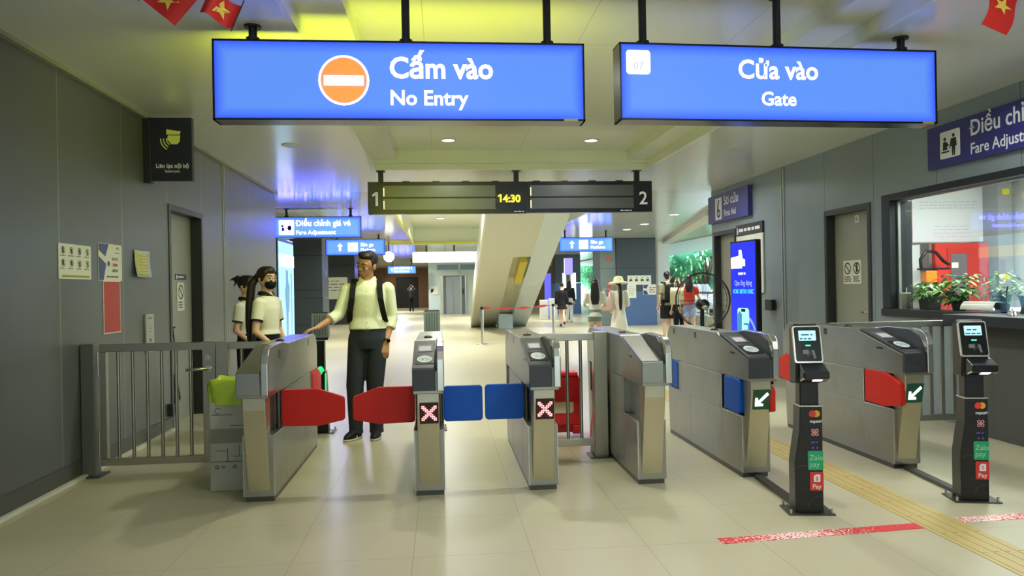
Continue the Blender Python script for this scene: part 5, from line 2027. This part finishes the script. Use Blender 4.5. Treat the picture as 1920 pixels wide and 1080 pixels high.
    # ------------------------------------------------ trousers, shorts, skirt
    bt = spec.get('bottom')
    if bt:
        q = MB()
        kind = bt['kind']
        if kind == 'skirt':
            hz = bt['hem']
            q.loft([(0, bt.get('dy', 0) * s * u, (1.03 + (hz - 1.03) * u) * s, (.150 + bt.get('flare', .1) * u + .004) * s * slim, (.108 + bt.get('flare', .1) * .8 * u + .004) * s * slim) for u in [i / 8 for i in range(9)]][::-1], 28)
        else:
            ro = [(.84, .155, .112), (.93, .176, .124), (1.0, .170, .122), (1.045, .166 * ws, .120)] + ([(bt['rise'], .162 * ws, .118)] if bt.get('rise') else [])
            q.loft([(0, 0, z * s, rx * s * slim, ry * s * slim) for z, rx, ry in ro], 26)
            for nm in 'rl':
                a, b, c = J['hip' + nm], J['kn' + nm], J['an' + nm]
                if kind == 'shorts':
                    e_ = a.lerp(b, bt.get('len', .55))
                    q.limb(a, .098 * s * slim, a.lerp(b, .2), .096 * s * slim, 18)
                    q.cyl(a, e_, .098 * s * slim, .092 * s * slim * bt.get('wide', 1), 18)
                else:
                    q.limb(a, .099 * s * slim, b, .072 * s * bt.get('wide', 1), 18)
                    e_ = c + Vector((0, 0, -.035 * s))
                    q.limb(b, .072 * s * bt.get('wide', 1), b.lerp(e_, .9), .058 * s * bt.get('wide', 1), 18, e1=False)
                    q.cyl(b.lerp(e_, .9), e_, .058 * s * bt.get('wide', 1), .060 * s * bt.get('wide', 1), 18)
        bo = bake(q, {'skirt': 'skirt', 'shorts': 'shorts'}.get(kind, 'trousers'), bt['mat'], max(.009, voxel * .8), 2, root)
        if bt.get('belt'):
            c = MB()
            c.loft([(0, 0, z * s, rx * s * slim, ry * s * slim) for z, rx, ry in ((1.012, .170, .1225), (1.045, .166, .1205))], 30)
            c.build('belt', bt['belt'], bo)
            MB().box(-.02 * s, .02 * s, -.128 * s, -.122 * s, 1.012 * s, 1.046 * s).build('buckle', M_STEELD, bo)
    # ------------------------------------------------ shoes
    if spec.get('shoes'):
        for nm in 'rl':
            f = J['an' + nm]
            q = MB()
            tz = spec.get('toe_' + nm, 0)
            RT = Matrix.Translation((f.x, f.y, 0)) @ Matrix.Rotation(R(tz), 4, 'Z')
            base = f.z - .085 * s
            q.loft([(0, -.055 * s, base + .012 * s, .045 * s, .125 * s), (0, -.055 * s, base + .035 * s, .046 * s, .128 * s), (0, -.045 * s, base + .06 * s, .043 * s, .11 * s), (0, -.012 * s, base + .085 * s, .040 * s, .065 * s), (0, .012 * s, base + .11 * s, .040 * s, .048 * s)], 22, 0, RT, 2.4)
            so1 = bake(q, 'shoe', spec['shoes'], .008, 2, root)
            q = MB()
            q.loft([(0, -.055 * s, base + .0, .047 * s, .130 * s), (0, -.055 * s, base + .022 * s, .049 * s, .133 * s)], 22, 0, RT, 2.4)
            q.build('sole', spec.get('sole', M_BLKP), so1)
    root['_h'] = 0
    del root['_h']
    return root, J, HT, h, k, s


def glasses(root, h, s):
    q = MB()
    for sx_ in (-1, 1):
        q.tube([h((sx_ * .033 + .024 * math.cos(a), -.099, 1.638 + .020 * math.sin(a))) for a in [2 * math.pi * i / 20 for i in range(20)]], .0018 * s, 6, closed=True)
        q.tube([h((sx_ * .057, -.097, 1.643)), h((sx_ * .078, -.05, 1.645)), h((sx_ * .080, .02, 1.640))], .0018 * s, 6)
    q.tube([h((-.010, -.101, 1.643)), h((0, -.104, 1.647)), h((.010, -.101, 1.643))], .0018 * s, 6)
    q.build('glasses', mat('thin_glasses', (150, 140, 120), .25, metal=.8), root)


def backpack(label, root, m_, k, s, cy=.19, w=.15, straps=True, z0=1.0, z1=1.43, ma=None):
    """worn on the back (local +y); straps come over the shoulders"""
    t = thing('backpack', label, 'backpack', root.location, root.rotation_euler.z)
    q = MB()
    q.loft([(0, cy * s, (z0 + (z1 - z0) * u) * s, w * f * s, .085 * f * s) for u, f in ((0, .9), (.08, 1.0), (.5, 1.05), (.85, .95), (.97, .75), (1, .5))], 24, 0, None, 3.0)
    b = bake(q, 'bag_body', m_, .014, 2, t)
    MB().box(-.08 * s, .08 * s, (cy + .085) * s, (cy + .115) * s, (z0 + .05) * s, (z0 + .22) * s).build('front_pocket', m_, t, bevel=.012)
    if straps:
        for sx_ in (-1, 1):
            p = MB()
            pts = [(sx_ * .105, .125, 1.38), (sx_ * .112, .06, 1.478), (sx_ * .118, -.02, 1.485), (sx_ * .122, -.108, 1.40), (sx_ * .130, -.136, 1.30), (sx_ * .150, -.120, 1.18), (sx_ * .165, -.04, 1.09), (sx_ * .14, .12, 1.06)]
            w_ = .026
            vs = []
            for (x, y, z) in pts:
                for o_ in (-w_, w_):
                    for th in (0, .008):
                        vs.append(Vector((x + o_, y - th * (1 if y < .05 else -1) - .004, z + th)) * s)
            fs = []
            for i in range(len(pts) - 1):
                a, b2 = 4 * i, 4 * (i + 1)
                fs += [(a, a + 2, b2 + 2, b2), (a + 1, b2 + 1, b2 + 3, a + 3), (a, b2, b2 + 1, a + 1), (a + 2, a + 3, b2 + 3, b2 + 2)]
            fs += [(0, 1, 3, 2), (len(vs) - 4, len(vs) - 2, len(vs) - 1, len(vs) - 3)]
            p.add(vs, fs, 0, False)
            p.build('strap', m_, t, bevel=.002)
    return t


# --- the man in the white shirt at the gate
MX, MY = -.690, 7.03
r_, J, HT, h, k, s = person(
    'man in a pale shirt and dark trousers resting his hand on the leftmost gate', (MX, MY, 0), 0, 1.75,
    dict(J=dict(shr=(-.178, -.005, 1.40), shl=(.186, .01, 1.405), elr=(-.262, -.045, 1.165), wrr=(-.430, -.175, 1.055), ell=(.222, .045, 1.125), wrl=(.165, -.055, .895),
                hipr=(-.088, .0, .93), hipl=(.088, .0, .93), knr=(-.128, -.02, .50), knl=(.055, -.01, .50), anr=(-.128, .0, .085), anl=(.060, .02, .085)),
         head=(20, 4, -34), hand_r=((-.9, -.50, -.28), (0, -.1, -1)), hand_l=((-.10, -.12, -.95), (-.25, 1, 0)), thumb_r=-1, thumb_l=-1, curl=20,
         hair='short', slim=1.0, waist=1.06, body_voxel=.0068,
         top=dict(mat=cloth('cream_shirt', (238, 240, 214), bump=.45, bscale=9), sleeve=1.42, cuff=True, hem=1.02, collar=cloth('cream_collar', (240, 242, 220)), placket=True, sleeve_w=1.08),
         bottom=dict(kind='trousers', mat=cloth('charcoal_trousers', (48, 54, 64), bump=.35, bscale=8), belt=mat('black_belt', (14, 14, 15), .4), wide=1.12),
         shoes=cloth('black_shoe', (22, 22, 24), .6), sole=mat('pale_sole', (186, 182, 170), .6), toe_r=-28, toe_l=-4), voxel=.010)
glasses(r_, h, s)
q = MB()
w_ = J['wrl']
d_ = (J['ell'] - J['wrl']).normalized()
q.cyl(w_ + d_ * .005, w_ + d_ * .032, .033, .034, 18)
wt = q.build('watch', M_BLKP, r_)
MB().cyl(w_ + d_ * .018 + Vector((.02, -.026, 0)), w_ + d_ * .018 + Vector((.024, -.034, 0)), .017, n=18).build('watch_face', MATS['black_gloss'], wt)
backpack('black backpack worn by the man in the pale shirt', r_, cloth('black_bag_fabric', (22, 22, 25)), k, s)

# --- the two women in uniform polos beside the left wall
POLO = cloth('white_polo', (236, 234, 214), bump=.3, bscale=10)
TRIM = cloth('black_trim', (24, 24, 26))
BLKT = cloth('black_trousers', (18, 18, 21))
r_, J, HT, h, k, s = person(
    'woman in a white polo and black face mask with a long ponytail', (-1.60, 7.02, 0), R(74), 1.61,
    dict(J=dict(elr=(-.235, .005, 1.12), wrr=(-.10, -.16, .93), ell=(.235, .005, 1.12), wrl=(.10, -.17, .91)), head=(0, 0, -22), skin=SKIN2,
         hand_r=((.6, -.5, -.5), (0, 1, 0)), hand_l=((-.6, -.45, -.5), (0, 1, 0)), thumb_r=-1, thumb_l=1,
         hair='ponytail', hairmat=HAIRB, tail=[(0, .10, 1.70), (-.01, .165, 1.58), (-.03, .18, 1.36), (-.04, .185, 1.16), (-.04, .175, .94)], mask=True, slim=.88, waist=.9,
         top=dict(mat=POLO, sleeve=.66, hem=1.08, collar=TRIM, trim=TRIM, sleeve_w=1.15), bottom=dict(kind='trousers', mat=BLKT, rise=1.12), shoes=cloth('black_shoe', (22, 22, 24))), voxel=.011)
glasses(r_, h, s)
q = MB()
q.ball((0, 0, 0), (.062 * s, .058 * s, .056 * s), 18, 12, 0, HT @ Matrix.Translation(k((0, -.052, 1.583))))
mk = bake(q, 'face_mask', cloth('black_mask', (20, 20, 23)), .009, 1, r_)
q = MB()
for sx_ in (-1, 1):
    q.tube([h((sx_ * .055, -.06, 1.60)), h((sx_ * .076, -.02, 1.625)), h((sx_ * .084, .02, 1.645))], .0016, 6)
q.build('ear_loop', MATS['black_mask'], mk)
person('woman in a white polo with a messy bun, behind the masked woman', (-1.99, 7.82, 0), R(76), 1.55,
       dict(head=(4, 0, -6), skin=SKIN2, hair='bun', hairmat=HAIR, slim=.86, waist=.9, J=dict(wrr=(-.12, -.16, .95), wrl=(.12, -.17, .93)),
            hand_r=((.6, -.5, -.5), (0, 1, 0)), hand_l=((-.6, -.45, -.5), (0, 1, 0)), thumb_r=-1,
            top=dict(mat=POLO, sleeve=.66, hem=1.08, collar=TRIM, trim=TRIM, sleeve_w=1.15), bottom=dict(kind='trousers', mat=BLKT, rise=1.12), shoes=MATS['black_shoe']), voxel=.013)

# --- passengers in the far hall
WT = cloth('white_tshirt', (238, 236, 226))
person('woman in a white T-shirt and denim shorts with long black hair, seen from behind', (3.13, 15.0, 0), R(172), 1.55,
       dict(head=(12, 0, 0), face=False, skin=SKIN2, hair='long', hair_len=.52, slim=.92, J=dict(wrr=(-.14, -.2, 1.05), elr=(-.24, .0, 1.12), ell=(.25, -.01, 1.12), wrl=(.14, -.22, 1.08)),
            hand_r=((.4, -.8, .1), (0, 0, -1)), hand_l=((-.4, -.8, .1), (0, 0, -1)), thumb_r=-1,
            top=dict(mat=WT, sleeve=.85, hem=.86, sleeve_w=1.3, flare=1.06), bottom=dict(kind='shorts', mat=cloth('pale_denim', (126, 146, 152)), len=.42, wide=1.08), shoes=cloth('white_shoe', (220, 218, 210))), voxel=.02)
r_, J, HT, h, k, s = person('woman in a white dress and cream sun hat, seen from behind', (3.87, 16.0, 0), R(184), 1.53,
       dict(head=(4, 0, 0), face=False, skin=SKIN2, hair='ponytail', tail=[(0, .08, 1.66), (0, .15, 1.50), (0, .16, 1.30), (0, .16, 1.12), (0, .15, .98)], tail_r=[.04, .05, .05, .045, .03], slim=.95,
            J=dict(wrr=(-.17, -.16, 1.0), wrl=(.17, -.14, 1.0)),
            top=dict(mat=cloth('white_dress', (240, 236, 220), bump=.4), sleeve=1.15, hem=.98, sleeve_w=1.5), bottom=dict(kind='skirt', mat=MATS['white_dress'], hem=.12, flare=.16), shoes=MATS['white_shoe']), voxel=.02)
q = MB()
q.loft([(0, 0, z, r, r * 1.05) for z, r in ((-.055, .235), (-.05, .24), (-.01, .17), (.0, .112), (.06, .105), (.10, .085), (.115, .04))], 28, 0, HT @ Matrix.Translation(k((0, .015, 1.70))))
q.build('sun_hat', cloth('cream_hat', (240, 234, 196)), r_)
t = thing('shoulder_bag', 'pale pink bag on the arm of the woman in the white dress', 'bag', (3.59, 15.9, .84))
q = MB()
q.loft([(0, 0, z, r, .075) for z, r in ((.0, .12), (.03, .145), (.2, .14), (.31, .09))], 20, 0, None, 3)
q.build('bag_body', cloth('pink_bag', (220, 190, 182)), t)
q = MB()
q.tube([(-.09, 0, .28), (-.06, 0, .48), (.06, 0, .48), (.09, 0, .28)], .012, 8)
q.build('handle', MATS['pink_bag'], t)
BLKJ = cloth('black_jacket', (20, 20, 24))
person('woman in a black loose jacket walking away with bare legs, by the inclined stair', (4.10, 25.2, 0), R(170), 1.52,
       dict(head=(6, 0, 0), face=False, skin=SKIN2, hair='bun', slim=.95, J=dict(knl=(.06, -.14, .52), anl=(.05, .02, .12), knr=(-.07, .10, .50), anr=(-.10, .34, .22)),
            top=dict(mat=BLKJ, sleeve=1.9, hem=.72, flare=1.3, sleeve_w=1.35), bottom=dict(kind='shorts', mat=cloth('black_shorts', (26, 26, 28)), len=.35), shoes=cloth('brown_shoe', (80, 66, 56))), voxel=.024)
person('woman in a dark hooded coat and white trousers walking ahead of the bare-legged woman', (4.95, 28.6, 0), R(168), 1.62,
       dict(head=(0, 0, 0), face=False, hair='long', hair_len=.35, slim=.9, J=dict(knl=(.08, -.12, .51), anr=(-.09, .16, .11)),
            top=dict(mat=cloth('dark_coat', (30, 32, 44)), sleeve=1.9, hem=.74, flare=1.15, sleeve_w=1.2), bottom=dict(kind='trousers', mat=cloth('white_trousers', (226, 230, 232))), shoes=MATS['white_shoe']), voxel=.024)
r_, J, HT, h, k, s = person('man in an olive shirt and black shorts carrying a backpack, behind the fan', (5.58, 18.0, 0), R(195), 1.72,
       dict(head=(2, 0, -28), skin=SKIN2, hair='short', slim=1.0, top=dict(mat=cloth('olive_shirt', (140, 140, 112)), sleeve=.8, hem=.9, sleeve_w=1.2),
            bottom=dict(kind='shorts', mat=cloth('black_shorts', (26, 26, 28)), len=.85, wide=1.1), shoes=MATS['white_shoe']), voxel=.02)
backpack('black backpack worn by the man in the olive shirt', r_, MATS['black_bag_fabric'], k, s, w=.16)
person('woman in a cream top beside the man with the olive shirt, behind the fan', (5.74, 17.55, 0), R(190), 1.55,
       dict(head=(6, 0, 10), face=False, skin=SKIN2, hair='long', hair_len=.28, hairmat=HAIRB, slim=.92,
            top=dict(mat=cloth('cream_top', (232, 228, 206)), sleeve=.8, hem=.88, sleeve_w=1.25), bottom=dict(kind='trousers', mat=BLKT), shoes=MATS['white_shoe']), voxel=.02)
t = thing('tote_bag', 'cream canvas tote bag carried by the woman in the cream top', 'bag', (5.60, 17.22, .92), R(10))
q = MB()
q.loft([(0, 0, z, r, .08) for z, r in ((.0, .16), (.03, .19), (.3, .185), (.40, .17))], 20, 0, None, 3.5)
q.build('bag_body', cloth('cream_canvas', (214, 206, 170)), t)
q = MB()
q.tube([(-.10, -.02, .38), (-.04, .02, .58), (.04, .02, .58), (.10, -.02, .38)], .013, 8)
q.build('handle', MATS['cream_canvas'], t)
person('woman in a red top and pale blue shorts with long dark hair, behind the fan', (5.87, 17.2, 0), R(168), 1.62,
       dict(head=(0, 0, 0), face=False, skin=SKIN2, hair='long', hair_len=.36, hairmat=HAIRB, slim=.92, J=dict(elr=(-.26, -.02, 1.13), wrr=(-.30, -.20, 1.0)),
            top=dict(mat=cloth('red_top', (206, 62, 46)), sleeve=.55, hem=.98, sleeve_w=1.15), bottom=dict(kind='shorts', mat=cloth('periwinkle_shorts', (170, 178, 222)), len=.62, wide=1.15), shoes=MATS['white_shoe']), voxel=.02)
person('person in dark clothes with raised arms before the dark doorway at the far end', (-1.92, 47.5, 0), R(180), 1.70,
       dict(head=(0, 0, 0), face=False, hair='short', J=dict(elr=(-.26, -.16, 1.42), wrr=(-.10, -.26, 1.62), ell=(.26, -.16, 1.42), wrl=(.10, -.26, 1.62)),
            top=dict(mat=cloth('dark_coat', (30, 32, 44)), sleeve=1.9, hem=.9), bottom=dict(kind='trousers', mat=BLKT), shoes=MATS['black_shoe']), voxel=.03)

# ---------------------------------------------------------------- far hall: columns, stair, lift, kiosk, signs on columns
CLAD_D = seam_mat('dark_cladding', (58, 68, 76), (36, 42, 48), [('Z', 1.02, .98, .02)], rough=.4, metal=.2, spec=.5)
CLAD_B = mat('blue_grey_cladding', (70, 98, 142), .4, metal=.1)
CLAD_G = seam_mat('grey_side_cladding', (104, 114, 110), (70, 78, 76), [('Z', 1.02, .98, .02)], rough=.35, metal=.3)
CLAD_L = seam_mat('charcoal_cladding', (58, 66, 70), (34, 40, 44), [('Z', 1.02, .40, .025)], rough=.35, metal=.3)


def column(name, x0, x1, y0, y1, lower, upper, z1=3.05, zb=1.20):
    o = bx(name, upper, (x0, x1, y0, y1, zb, z1), **ST)
    bx('lower_panel', lower, (x0 - .01, x1 + .01, y0 - .01, y1 + .01, 0, zb - .02), o)
    return o


c1 = column('column', 6.06, 7.46, 25.3, 26.6, CLAD_B, CLAD_D)
bx('side_panel', CLAD_G, (5.50, 6.05, 25.35, 26.6, 0, 3.05), c1)
c2 = column('column', 5.80, 7.10, 37.5, 38.8, CLAD_B, CLAD_D, 3.05, 1.6)
bx('lit_panel', mat('lit_white_panel', (235, 240, 245), .4, emit=(225, 236, 245), strength=.8), (6.15, 6.85, 37.44, 37.5, .75, 2.1), c2)
column('column', -4.42, -3.50, 22.3, 23.5, CLAD_L, CLAD_L)
column('column', -5.4, -3.55, 31.0, 32.2, CLAD_L, CLAD_L)
bx('white_mark', M_WTXT, (0, .004, -.03, .03, -.09, .09), label='small white mark plate on the side of the charcoal column', cat='plate').location = (-3.494, 23.0, 1.92)
t = thing('wall_poster', 'pale poster behind the left shoulder of the man in the white shirt', 'poster', (-4.35, 30.98, 1.45))
MB().box(-.5, .5, -.02, 0, -.4, .5).build('sheet', M_PAPER, t)
g = MB()
scribble(g, -.4, .4, -.1, .4, 4, (0, -.021, 0), FRONT, 0, .3)
g.build('print', M_GTXT, t)
YF = 25.29
t = thing('pictogram_strip', 'white strip of four pictograms on the dark column in the right hall', 'sign', (6.86, YF, 1.58))
MB().box(-.42, .42, -.012, 0, -.16, .16).build('panel', M_PAPER, t)
g = MB()
for i in range(4):
    cx = -.30 + .2 * i
    g.prism([(cx - .05, -.06), (cx + .02, -.02), (cx + .06, -.06), (cx + .03, .05), (cx - .02, .02), (cx - .05, .06)], 'y', -.014, -.012)
    g.prism(circ(cx, .08, .02, 10), 'y', -.014, -.012)
g.build('pictograms', M_KTXT, t)
t = thing('wall_poster', 'pale plain sheet below the pictogram strip on the dark column', 'poster', (6.58, YF, 1.20))
MB().box(-.16, .16, -.012, 0, -.24, .22).build('sheet', M_PAPER, t)
g = MB()
scribble(g, -.12, .12, -.18, .18, 6, (0, -.0125, 0), FRONT, 0, .2)
g.build('print', M_GTXT, t)
t = thing('wall_poster', 'blue and white notice at the right edge of the dark column', 'poster', (7.23, YF, 1.24))
MB().box(-.24, .22, -.012, 0, -.18, .18).build('sheet', M_PAPER, t)
g = MB()
g.prism([(-.23, .17), (-.05, .17), (-.13, .03), (-.23, .06)], 'y', -.0135, -.012).prism([(-.23, -.17), (-.06, -.17), (-.12, -.04), (-.23, -.02)], 'y', -.0135, -.012)
g.build('blue_shapes', MATS['notice_blue'], t)
g = MB()
scribble(g, -.02, .2, -.12, .1, 3, (0, -.0125, 0), FRONT, 0, .4)
g.build('red_print', mat('red_print'), t)
t = thing('alarm_bell', 'red fire alarm on the grey side of the dark column', 'alarm', (5.78, 25.35, 2.34))
MB().cyl((0, 0, 0), (0, -.05, 0), .065, n=20).build('bell', MATS['fire_red'], t)
t = thing('extinguisher_sign', 'narrow red vertical sign on the grey side of the dark column', 'sign', (5.80, 25.35, 1.30))
MB().box(-.055, .055, -.015, 0, -.30, .24).build('panel', mat('dull_red', (150, 70, 66), .5), t)

# inclined stair seen from below: rises towards the viewer
ST_D = mat('stair_underside_beige', (208, 207, 192), .5)
ST_B = mat('stair_underside_pale', (214, 224, 228), .45)
A, B = (26.7, 0.0), (15.65, 3.55)


def incline(m, x0, x1, off0, off1, y_from=0.0, y_to=1.0):
    sx_, sz = B[0] - A[0], B[1] - A[1]
    L = math.hypot(sx_, sz)
    nx, nz = -sz / L, sx_ / L
    if nz < 0:
        nx, nz = -nx, -nz
    p = [(A[0] + sx_ * t_ + nx * o_, A[1] + sz * t_ + nz * o_) for t_, o_ in ((y_from, off0), (y_to, off0), (y_to, off1), (y_from, off1))]
    p = [(a, max(0.0, b)) for a, b in p]
    return m.prism(p, 'x', x0, x1)


m = MB()
incline(m, 1.07, 1.93, 0, .45)
o = m.build('staircase', ST_D, **ST)
m = MB()
incline(m, 2.42, 3.02, 0, .45)
m.build('pale_side', ST_B, o)
m = MB()
incline(m, 1.93, 2.42, .14, .40)
m.build('groove', mat('stair_groove', (196, 192, 168), .5), o)
m = MB()
incline(m, 1.93, 2.42, .01, .40, .62, 1.0)
m.build('upper_cover', mat('stair_underside_beige'), o)
m = MB()
incline(m, 1.02, 1.07, -.03, .70)
m.build('side_skirt', mat('bright_skirt', (226, 226, 206), .35), o)
MB().box(1.93, 2.42, 25.4, 26.4, 0, .50).build('foot_block', mat('pale_blue_block', (206, 224, 232), .45), o)
m = MB()
incline(m, 2.14, 2.34, -.06, .13, .44, .60)
m.build('yellow_box', mat('yellow_box', (200, 184, 66), .5), o)

# lift
t = thing('lift', 'glass and steel passenger lift with grey doors at the end of the hall', 'lift', (.55, 41.2, 0))
GL = mat('pale_lift_glass', (196, 214, 214), .25, spec=.6)
MB().box(-1.27, -.62, 0, 2.2, 0, 2.92).box(-.62, 2.4, 0, 2.2, 2.12, 2.92).box(.62, 2.4, .05, 2.2, 0, 2.12).box(-.62, .62, .3, 2.2, 0, 2.12).build('enclosure', GL, t)
d = MB()
d.box(-.30, .09, -.02, .02, 0, 2.08).box(.10, .49, -.02, .02, 0, 2.08)
d.build('door', mat('lift_door_steel', (150, 158, 166), .35, metal=.7), t)
MB().box(-.62, -.46, -.03, .3, 0, 2.12).box(.49, .55, -.03, .3, 0, 2.12).box(.74, .80, -.03, .3, 0, 2.12).build('door_jamb', M_STEEL2, t)
MB().box(-.46, -.30, -.01, .02, 0, 2.1).box(.55, .74, -.02, .02, 0, 2.12).build('side_pane', mat('grey_pane', (96, 108, 110), .3), t)
MB().box(.60, .68, -.03, -.02, 1.1, 1.4).build('call_panel', M_BLKP, t)
MB().box(-.78, .42, -.012, 0, 2.45, 2.74).box(.50, 1.4, -.012, 0, 2.45, 2.74).build('top_pane', mat('blue_grey_pane', (112, 140, 160), .15), t)
MB().box(.40, .50, -.03, 0, 2.15, 2.92).box(-.8, 2.4, -.03, 0, 2.30, 2.36).build('glazing_bar', M_OFFW, t)
t = thing('wall_poster', 'small poster on the pale lift enclosure', 'poster', (-.40, 41.18, 1.30))
MB().box(-.22, .22, -.02, 0, -.2, .26).build('sheet', M_PAPER, t)
g = MB()
g.prism([(-.2, .1), (-.02, .12), (-.06, -.05), (-.2, -.14)], 'y', -.022, -.02)
g.build('dark_shape', M_KTXT, t)

# light-blue lit cabinet at the end of the left wall
t = thing('lit_cabinet', 'tall pale blue lit display cabinet beyond the end of the left wall', 'display cabinet', (-3.57, 16.45, 0))
MB().box(-.5, .22, -.80, .80, 0, 2.52).build('case', M_BLKP, t, bevel=.01)
MB().box(.22, .235, -.75, .76, .12, 2.44).build('lit_front', mat('lit_pale_blue', (150, 206, 240), .3, emit=(146, 206, 244), strength=.95), t)
MB().box(.235, .245, -.75, .76, 1.92, 2.18).build('lit_header', mat('lit_cream', (255, 250, 220), .3, emit=(255, 250, 214), strength=1.3), t)
g = MB()
g.box(.235, .242, -.10, .10, .35, 1.85).box(.235, .242, -.7, .7, .28, .33).box(.235, .242, .45, .5, .4, 1.8)
g.prism([(-.1, .9), (.18, .95), (.25, 1.5), (.0, 1.7), (-.2, 1.4)], 'x', .235, .243)
g.build('printed_figure', mat('lit_slate_blue', (90, 130, 170), .3, emit=(96, 140, 180), strength=.7), t)

# distant dark pieces, poles and lights on the right of the stair
t = thing('hall_post', 'grey hall post with a violet lit top right of the inclined stair', 'post', (5.35, 31.0, 0))
MB().cyl((0, 0, 0), (0, 0, 1.9), .10, n=16).build('pole', M_STEELD, t)
MB().box(-.17, .17, -.10, .10, 1.9, 2.6).build('lit_head', mat('lit_violet', (150, 140, 235), .4, emit=(150, 142, 240), strength=1.1), t)
t = thing('lit_banner', 'narrow violet lit banner stand far right of the inclined stair', 'banner', (4.75, 33.0, 0))
MB().box(-.14, .14, -.05, .05, .1, 2.0).build('panel', mat('lit_indigo', (70, 70, 220), .4, emit=(74, 76, 225), strength=1.0), t)
MB().box(-.2, .2, -.2, .2, 0, .1).build('base', M_BLKP, t)
for i, (x, hh, lb) in enumerate(((4.35, .85, 'left'), (4.75, .9, 'right'))):
    o = MB().box(-.17, .17, -.15, .15, 0, hh).build('white_bin', M_WHITE, loc=(x, 31.5, 0), bevel=.02, label=lb + ' white bin of the pair right of the inclined stair', cat='bin', group='white bins')
t = thing('globe_lamp', 'lit violet hanging clock sign in the gap between the two blue-grey columns', 'sign', (6.9, 31, 2.45))
MB().ball((0, 0, 0), (.17, .08, .17), 18, 12).build('globe', mat('lit_violet'), t)
MB().cyl((0, 0, .15), (0, 0, .6), .03, n=8).build('hanger', M_WHITE, t)
bx('pillar', M_WHITE, (8.16, 8.62, 27.4, 27.86, 0, 3.05), **ST)
bx('pillar', M_WHITE, (8.4, 8.85, 38.0, 38.4, 0, 3.05), **ST)
bx('curb_right', mat('pale_curb', (196, 190, 168), .6), (9.0, 9.3, 13.05, 44, 0, .28), **ST)
t = thing('balustrade', 'pale metal balustrade along the open side of the right hall', 'railing', (9.15, 13.1, .28))
MB().box(-.04, .04, 0, 30.5, .78, .85).box(-.02, .02, 0, 30.5, .08, .13).build('rail', M_STEELB, t)
for i in range(24):
    MB().box(-.025, .025, i * 1.3, i * 1.3 + .05, 0, .8).build('post', M_STEELB, t)
bx('ground_outside', mat('pale_paving', (200, 204, 200), .7), (18, 60, -5, 90, -.2, -.12), **ST)
for i, (x, y, c) in enumerate(((11.2, 33.5, (222, 224, 228)), (11.3, 39.5, (206, 210, 216)))):
    t = thing('parked_car', ('nearer', 'farther')[i] + ' pale car parked outside beyond the balustrade', 'car', (x, y, 0), R(88))
    pm = mat('pale_car_%d' % i, c, .3, coat=.5)
    MB().prism([(-2.1, .3), (2.1, .3), (2.15, .65), (1.9, .82), (1.0, .9), (.45, 1.38), (-1.0, 1.40), (-1.7, .95), (-2.15, .85)], 'y', -.85, .85).build('body', pm, t, bevel=.08, seg=3)
    MB().prism([(.95, .92), (.45, 1.33), (-.95, 1.35), (-1.55, .96)], 'y', -.862, .862).build('windows', mat('car_glass', (40, 48, 54), .15), t)
    for wx in (-1.3, 1.3):
        for wy_ in (-.8, .8):
            MB().cyl((wx, wy_ - .09, .32), (wx, wy_ + .09, .32), .32, n=24).build('wheel', M_BLKP, t)

# trees outside
TREEG = [mat('tree_leaf_mid', (112, 196, 140), .6), mat('tree_leaf_light', (164, 226, 166), .6), mat('tree_leaf_dark', (72, 154, 116), .6)]
BARK = mat('grey_bark', (96, 84, 70), .8)


def tree(label, x, y, hh, rad, n):
    t = thing('leafy_tree', label, 'tree', (x, y, 0), 0, 'trees outside the right hall')
    tr = MB()
    tr.tube([(0, 0, 0), (.05, 0, hh * .3), (-.05, .1, hh * .6)], [.2, .15, .08], 10)
    cl = []
    for i in range(13):
        a = 2.4 * i
        r = rad * (.25 + .42 * ((i * 7) % 5) / 4)
        c = Vector((r * math.cos(a), r * math.sin(a), hh * (.16 + .76 * ((i * 5) % 13) / 12)))
        cl.append(c)
        tr.tube([(0, .02, hh * .2), c * .6 + Vector((0, 0, hh * .03)), c], [.09, .05, .02], 6)
    tr.build('trunk', BARK, t)
    f = MB()
    for c in cl:
        rr = rad * random.uniform(.42, .54)
        o = len(f.v)
        f.ball(c, (rr * .85, rr * .85, rr * .75), 16, 10, 2)
        for j in range(o, len(f.v)):
            p = f.v[j]
            f.v[j] = c + (p - c) * random.uniform(.9, 1.08)
        for j in range(n):
            v = Vector((random.gauss(0, 1), random.gauss(0, 1), random.gauss(0, .9))).normalized()
            p = c + v * rr * random.uniform(.75, 1.0)
            d = v + Vector((random.uniform(-.8, .8), random.uniform(-.8, .8), random.uniform(-.6, .5)))
            leaf_geo(f, p, d, (0, .1, 1), .24 * random.uniform(.7, 1.3), .12, random.choice((0, 0, 1, 1, 2)), .3)
    f.build('foliage', TREEG, t, kind='stuff')


tree('bushy green tree outside, just left of the corner of the right wall', 15.2, 41.5, 5.0, 2.2, 120)
tree('broad green tree outside, behind the woman in the red top', 20.4, 47.5, 6.0, 2.6, 120)
tree('tall green tree outside, right of the white pillar', 15.4, 47.0, 5.9, 2.5, 120)
tree('green tree outside, seen through the gap between the two blue-grey columns', 12.9, 60.8, 5.4, 2.3, 120)
tree('farther green tree outside, behind the gap between the columns', 14.2, 67.5, 6.6, 2.8, 120)
tree('pale distant tree outside, filling between the nearer trees', 16.8, 54.0, 7.2, 2.9, 120)
tree('tallest distant tree outside, behind the broad green tree', 23.0, 54.5, 8.6, 3.3, 120)
tree('low leafy tree outside, beyond the parked cars', 19.6, 38.5, 5.8, 2.6, 100)
